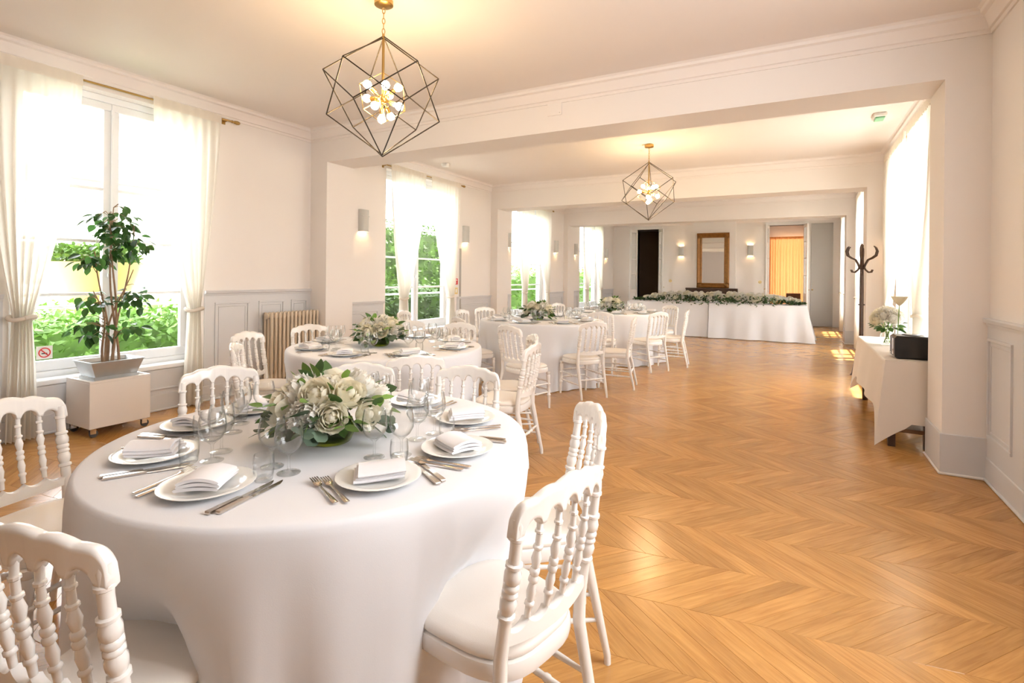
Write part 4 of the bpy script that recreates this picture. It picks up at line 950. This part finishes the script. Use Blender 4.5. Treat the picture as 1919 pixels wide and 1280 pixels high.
o = empty('coat_stand', (.82, 8.80, 0)); MB().lathe([(.02, 0), (.026, .3), (.026, 1.2), (.022, 1.5), (.026, 1.53), (.02, 1.74), (.028, 1.77), (.018, 1.80), (.022, 1.83), (.004, 1.86)], 14).obj('pole', 'darkwood', o, smooth=50)
for k in range(6):
    q = k * PI / 3 + .35; c, s_ = math.cos(q), math.sin(q)
    if k % 2 == 0 or True: MB().sweep([(c * r, s_ * r, z) for r, z in ((.022, 1.50), (.05, 1.57), (.085, 1.63), (.14, 1.655), (.19, 1.69), (.205, 1.75), (.185, 1.80), (.165, 1.815))], [.014, .013, .012, .012, .012, .012, .011, .007], 8).obj('hook', 'darkwood', o, smooth=60)
    MB().sweep([(c * r, s_ * r, z) for r, z in ((.02, 1.55), (.05, 1.49), (.09, 1.455), (.13, 1.46), (.145, 1.49))], [.011, .011, .011, .011, .009], 8).obj('lower_hook', 'darkwood', o, smooth=60)
for k in range(4):
    q = k * PI / 2 + .5; c, s_ = math.cos(q), math.sin(q); MB().sweep([(c * r, s_ * r, z) for r, z in ((.02, .36), (.06, .30), (.09, .16), (.12, .03), (.145, .014))], [.014, .014, .014, .014, .012], 8).obj('foot', 'darkwood', o, smooth=60)
MB().sweep([(.035 * math.cos(q), .035 * math.sin(q), 1.0) for q in [2 * PI * k / 24 for k in range(25)]], .009, 6, False).obj('collar', 'darkwood', o, smooth=60)
tag(o, 'dark bentwood coat stand with curled hooks', 'coat stand')

# ------------------------------------------------------------------ small fittings and signs
o = empty('no_smoking_sign', (XL - .137, 2.015, .655)); MB().box(0, .002, -.055, .055, -.05, .06).obj('sign_plate', 'white_pl', o)
MB().sweep([(.004, .038 * math.cos(q), .005 + .038 * math.sin(q)) for q in [2 * PI * k / 28 for k in range(29)]], .0045, 6, False).obj('red_ring', 'red', o)
MB().rod((.004, -.026, .032), (.004, .026, -.022), .0045, 6).obj('red_bar', 'red', o); MB().box(.002, .004, -.02, .018, -.006, .002).obj('cigarette', 'black', o)
tag(o, 'white no smoking sign with red ring on the window glass', 'sign')
o = empty('wall_sign', (XL, 7.93, 1.24)); MB().box(0, .006, -.05, .05, -.055, .055, .001).obj('sign_plate', 'red', o); MB().box(.006, .008, -.025, -.01, -.04, .04).obj('pictogram', 'white_pl', o); MB().box(.006, .008, -.01, .03, .02, .035).obj('pictogram', 'white_pl', o)
tag(o, 'small red safety sign with white pictogram next to the curtain', 'sign')
o = empty('wall_sign', (XL, 7.93, 1.07)); MB().box(0, .006, -.05, .05, -.06, .06, .001).obj('sign_plate', 'yel', o); MB().box(.006, .008, -.02, .02, -.03, .03).obj('pictogram', 'white_pl', o)
tag(o, 'small yellow notice below the red sign next to the curtain', 'sign')
struct(MB().box(XL, XL + .025, 8.03, 8.06, 0, 1.85, .003).obj('trim_9', 'greyd'), 'thin grey vertical edge strip on the window wall', 'trim')
o = empty('junction_cover', (-2.065, 4.65, 2.975)); MB().box(-.075, .075, -.012, 0, -.065, .065, .004).obj('cover_plate', 'wall', o); MB().lathe([(.004, 0), (.004, .003)], 8).xf(Matrix.Translation((.055, -.012, -.045)) @ Matrix.Rotation(R(90), 4, 'X')).obj('screw', 'chrome', o)
tag(o, 'square white cover plate on the first beam', 'cover plate')
o = empty('smoke_detector', (-5.05, 7.0, ZC)); MB().lathe([(.07, 0), (.07, -.02), (.055, -.045), (.03, -.05)], 24).obj('housing', 'white_pl', o, smooth=40); MB().lathe([(.058, -.027), (.061, -.03), (.058, -.034)], 24).obj('vent_ring', 'greyd', o); tag(o, 'round white smoke detector on the ceiling near the window', 'smoke detector')
o = empty('emergency_light', (.80, 7.0, ZC)); MB().box(-.06, .06, -.10, .10, -.04, 0, .008).obj('housing', 'white_pl', o); MB().box(-.045, .045, -.075, .075, -.058, -.04, .006).obj('green_lens', 'green_lens', o); tag(o, 'white emergency light with green lens on the ceiling', 'emergency light')

# ------------------------------------------------------------------ garden outside
struct(MB().box(-60, 40, -40, 60, -.7, -.5).obj('ground', 'lawn'), 'pale gravel ground around the house', 'ground')
def foliage(name, lab, boxes, n, seed, size=.07):
    rr = random.Random(seed); b = MB(); tot = sum(q[6] for q in boxes)
    for (x0, x1, y0, y1, z0, z1, wt) in boxes:
        b.box(x0 + .16, x1 - .16, y0 + .16, y1 - .16, z0, z1 - .14)
        for i in range(int(n * wt / tot)):
            u = [rr.uniform(-1, 1) for _ in range(3)]; k = max(abs(t) for t in u); 
            if rr.random() < .75: u = [t / k for t in u]
            p = Vector(((x0 + x1) / 2 + u[0] * (x1 - x0) / 2, (y0 + y1) / 2 + u[1] * (y1 - y0) / 2, (z0 + z1) / 2 + u[2] * (z1 - z0) / 2)) + Vector((rr.gauss(0, .09), rr.gauss(0, .09), rr.gauss(0, .09)))
            d = Vector((rr.gauss(0, 1) + .6, rr.gauss(0, 1), rr.gauss(0, .7) - .3)).normalized(); sd_ = d.cross(Vector((rr.gauss(0, .5), rr.gauss(0, .5), 1))).normalized(); l = size * rr.uniform(.7, 1.5); w_ = l * .33; nn = d.cross(sd_) * w_ * .35
            b.add([p, p + d * l * .45 + sd_ * w_ + nn, p + d * l, p + d * l * .45 - sd_ * w_ + nn], [(0, 1, 2), (0, 2, 3)])
    o = b.obj(name, 'hedge'); tag(o, lab, 'hedge', None, 'stuff'); return o
foliage('hedge', 'bright green leafy hedge outside the first window', [(-8.6, -7.2, -2.5, 5.3, -.5, .80, 1)], 22000, 1, .10)
foliage('hedge', 'green shrubs outside the second room window', [(-8.4, -7.2, 5.9, 12.2, -.5, 1.0, 1), (-11.5, -9.5, 8.5, 13.5, -.5, 2.7, 1)], 18000, 2, .11)
foliage('hedge', 'green shrubs outside the far windows', [(-8.6, -7.3, 12.9, 24, -.5, 1.5, 1)], 9000, 3, .13)
o = empty('garden_pot', (-9.75, 4.15, -.3)); MB().lathe([(.22, 0), (.25, .02), (.31, .9), (.6, 1.75), (.64, 1.8), (.58, 1.8), (.54, 1.72)], 28, caps=True).obj('pot', 'pot', o, smooth=40)
lf = MB(); rr = random.Random(8)
for i in range(1400):
    q = rr.uniform(0, 6.28); r_ = .56 * rr.random() ** .5; p = Vector((r_ * math.cos(q), r_ * math.sin(q), 1.74 + rr.uniform(0, .3))); d = Vector((rr.gauss(0, 1), rr.gauss(0, 1), rr.uniform(0, 1))).normalized(); s_ = d.orthogonal().normalized(); l = .1
    lf.add([p, p + d * l * .5 + s_ * .03, p + d * l, p + d * l * .5 - s_ * .03], [(0, 1, 2, 3)])
g_ = lf.obj('leaves', 'hedge', o); g_['kind'] = 'stuff'; tag(o, 'tall ochre garden pot with plants beyond the hedge', 'garden pot')
o = empty('neighbour_house', (-24, 8, -.5)); MB().box(-4, 0, -16, 16, 0, 5.4).obj('wall', 'render', o); b = MB(); b.extr([(-4.5, 5.35), (.5, 5.35), (.5, 5.55), (-2, 6.1), (-4.5, 5.55)], 'y', -16.5, 16.5); b.obj('roof', 'tile', o)
for k in range(5):
    f = MB().box(0, .05, -12 + k * 6 - .55, -12 + k * 6 + .55, 1.3, 3.0).obj('window', 'winw', o); MB().box(.05, .06, -12 + k * 6 - .45, -12 + k * 6 + .45, 1.4, 2.9).obj('pane', 'black', f)
tag(o, 'pale rendered neighbouring house with terracotta roof edge', 'house')
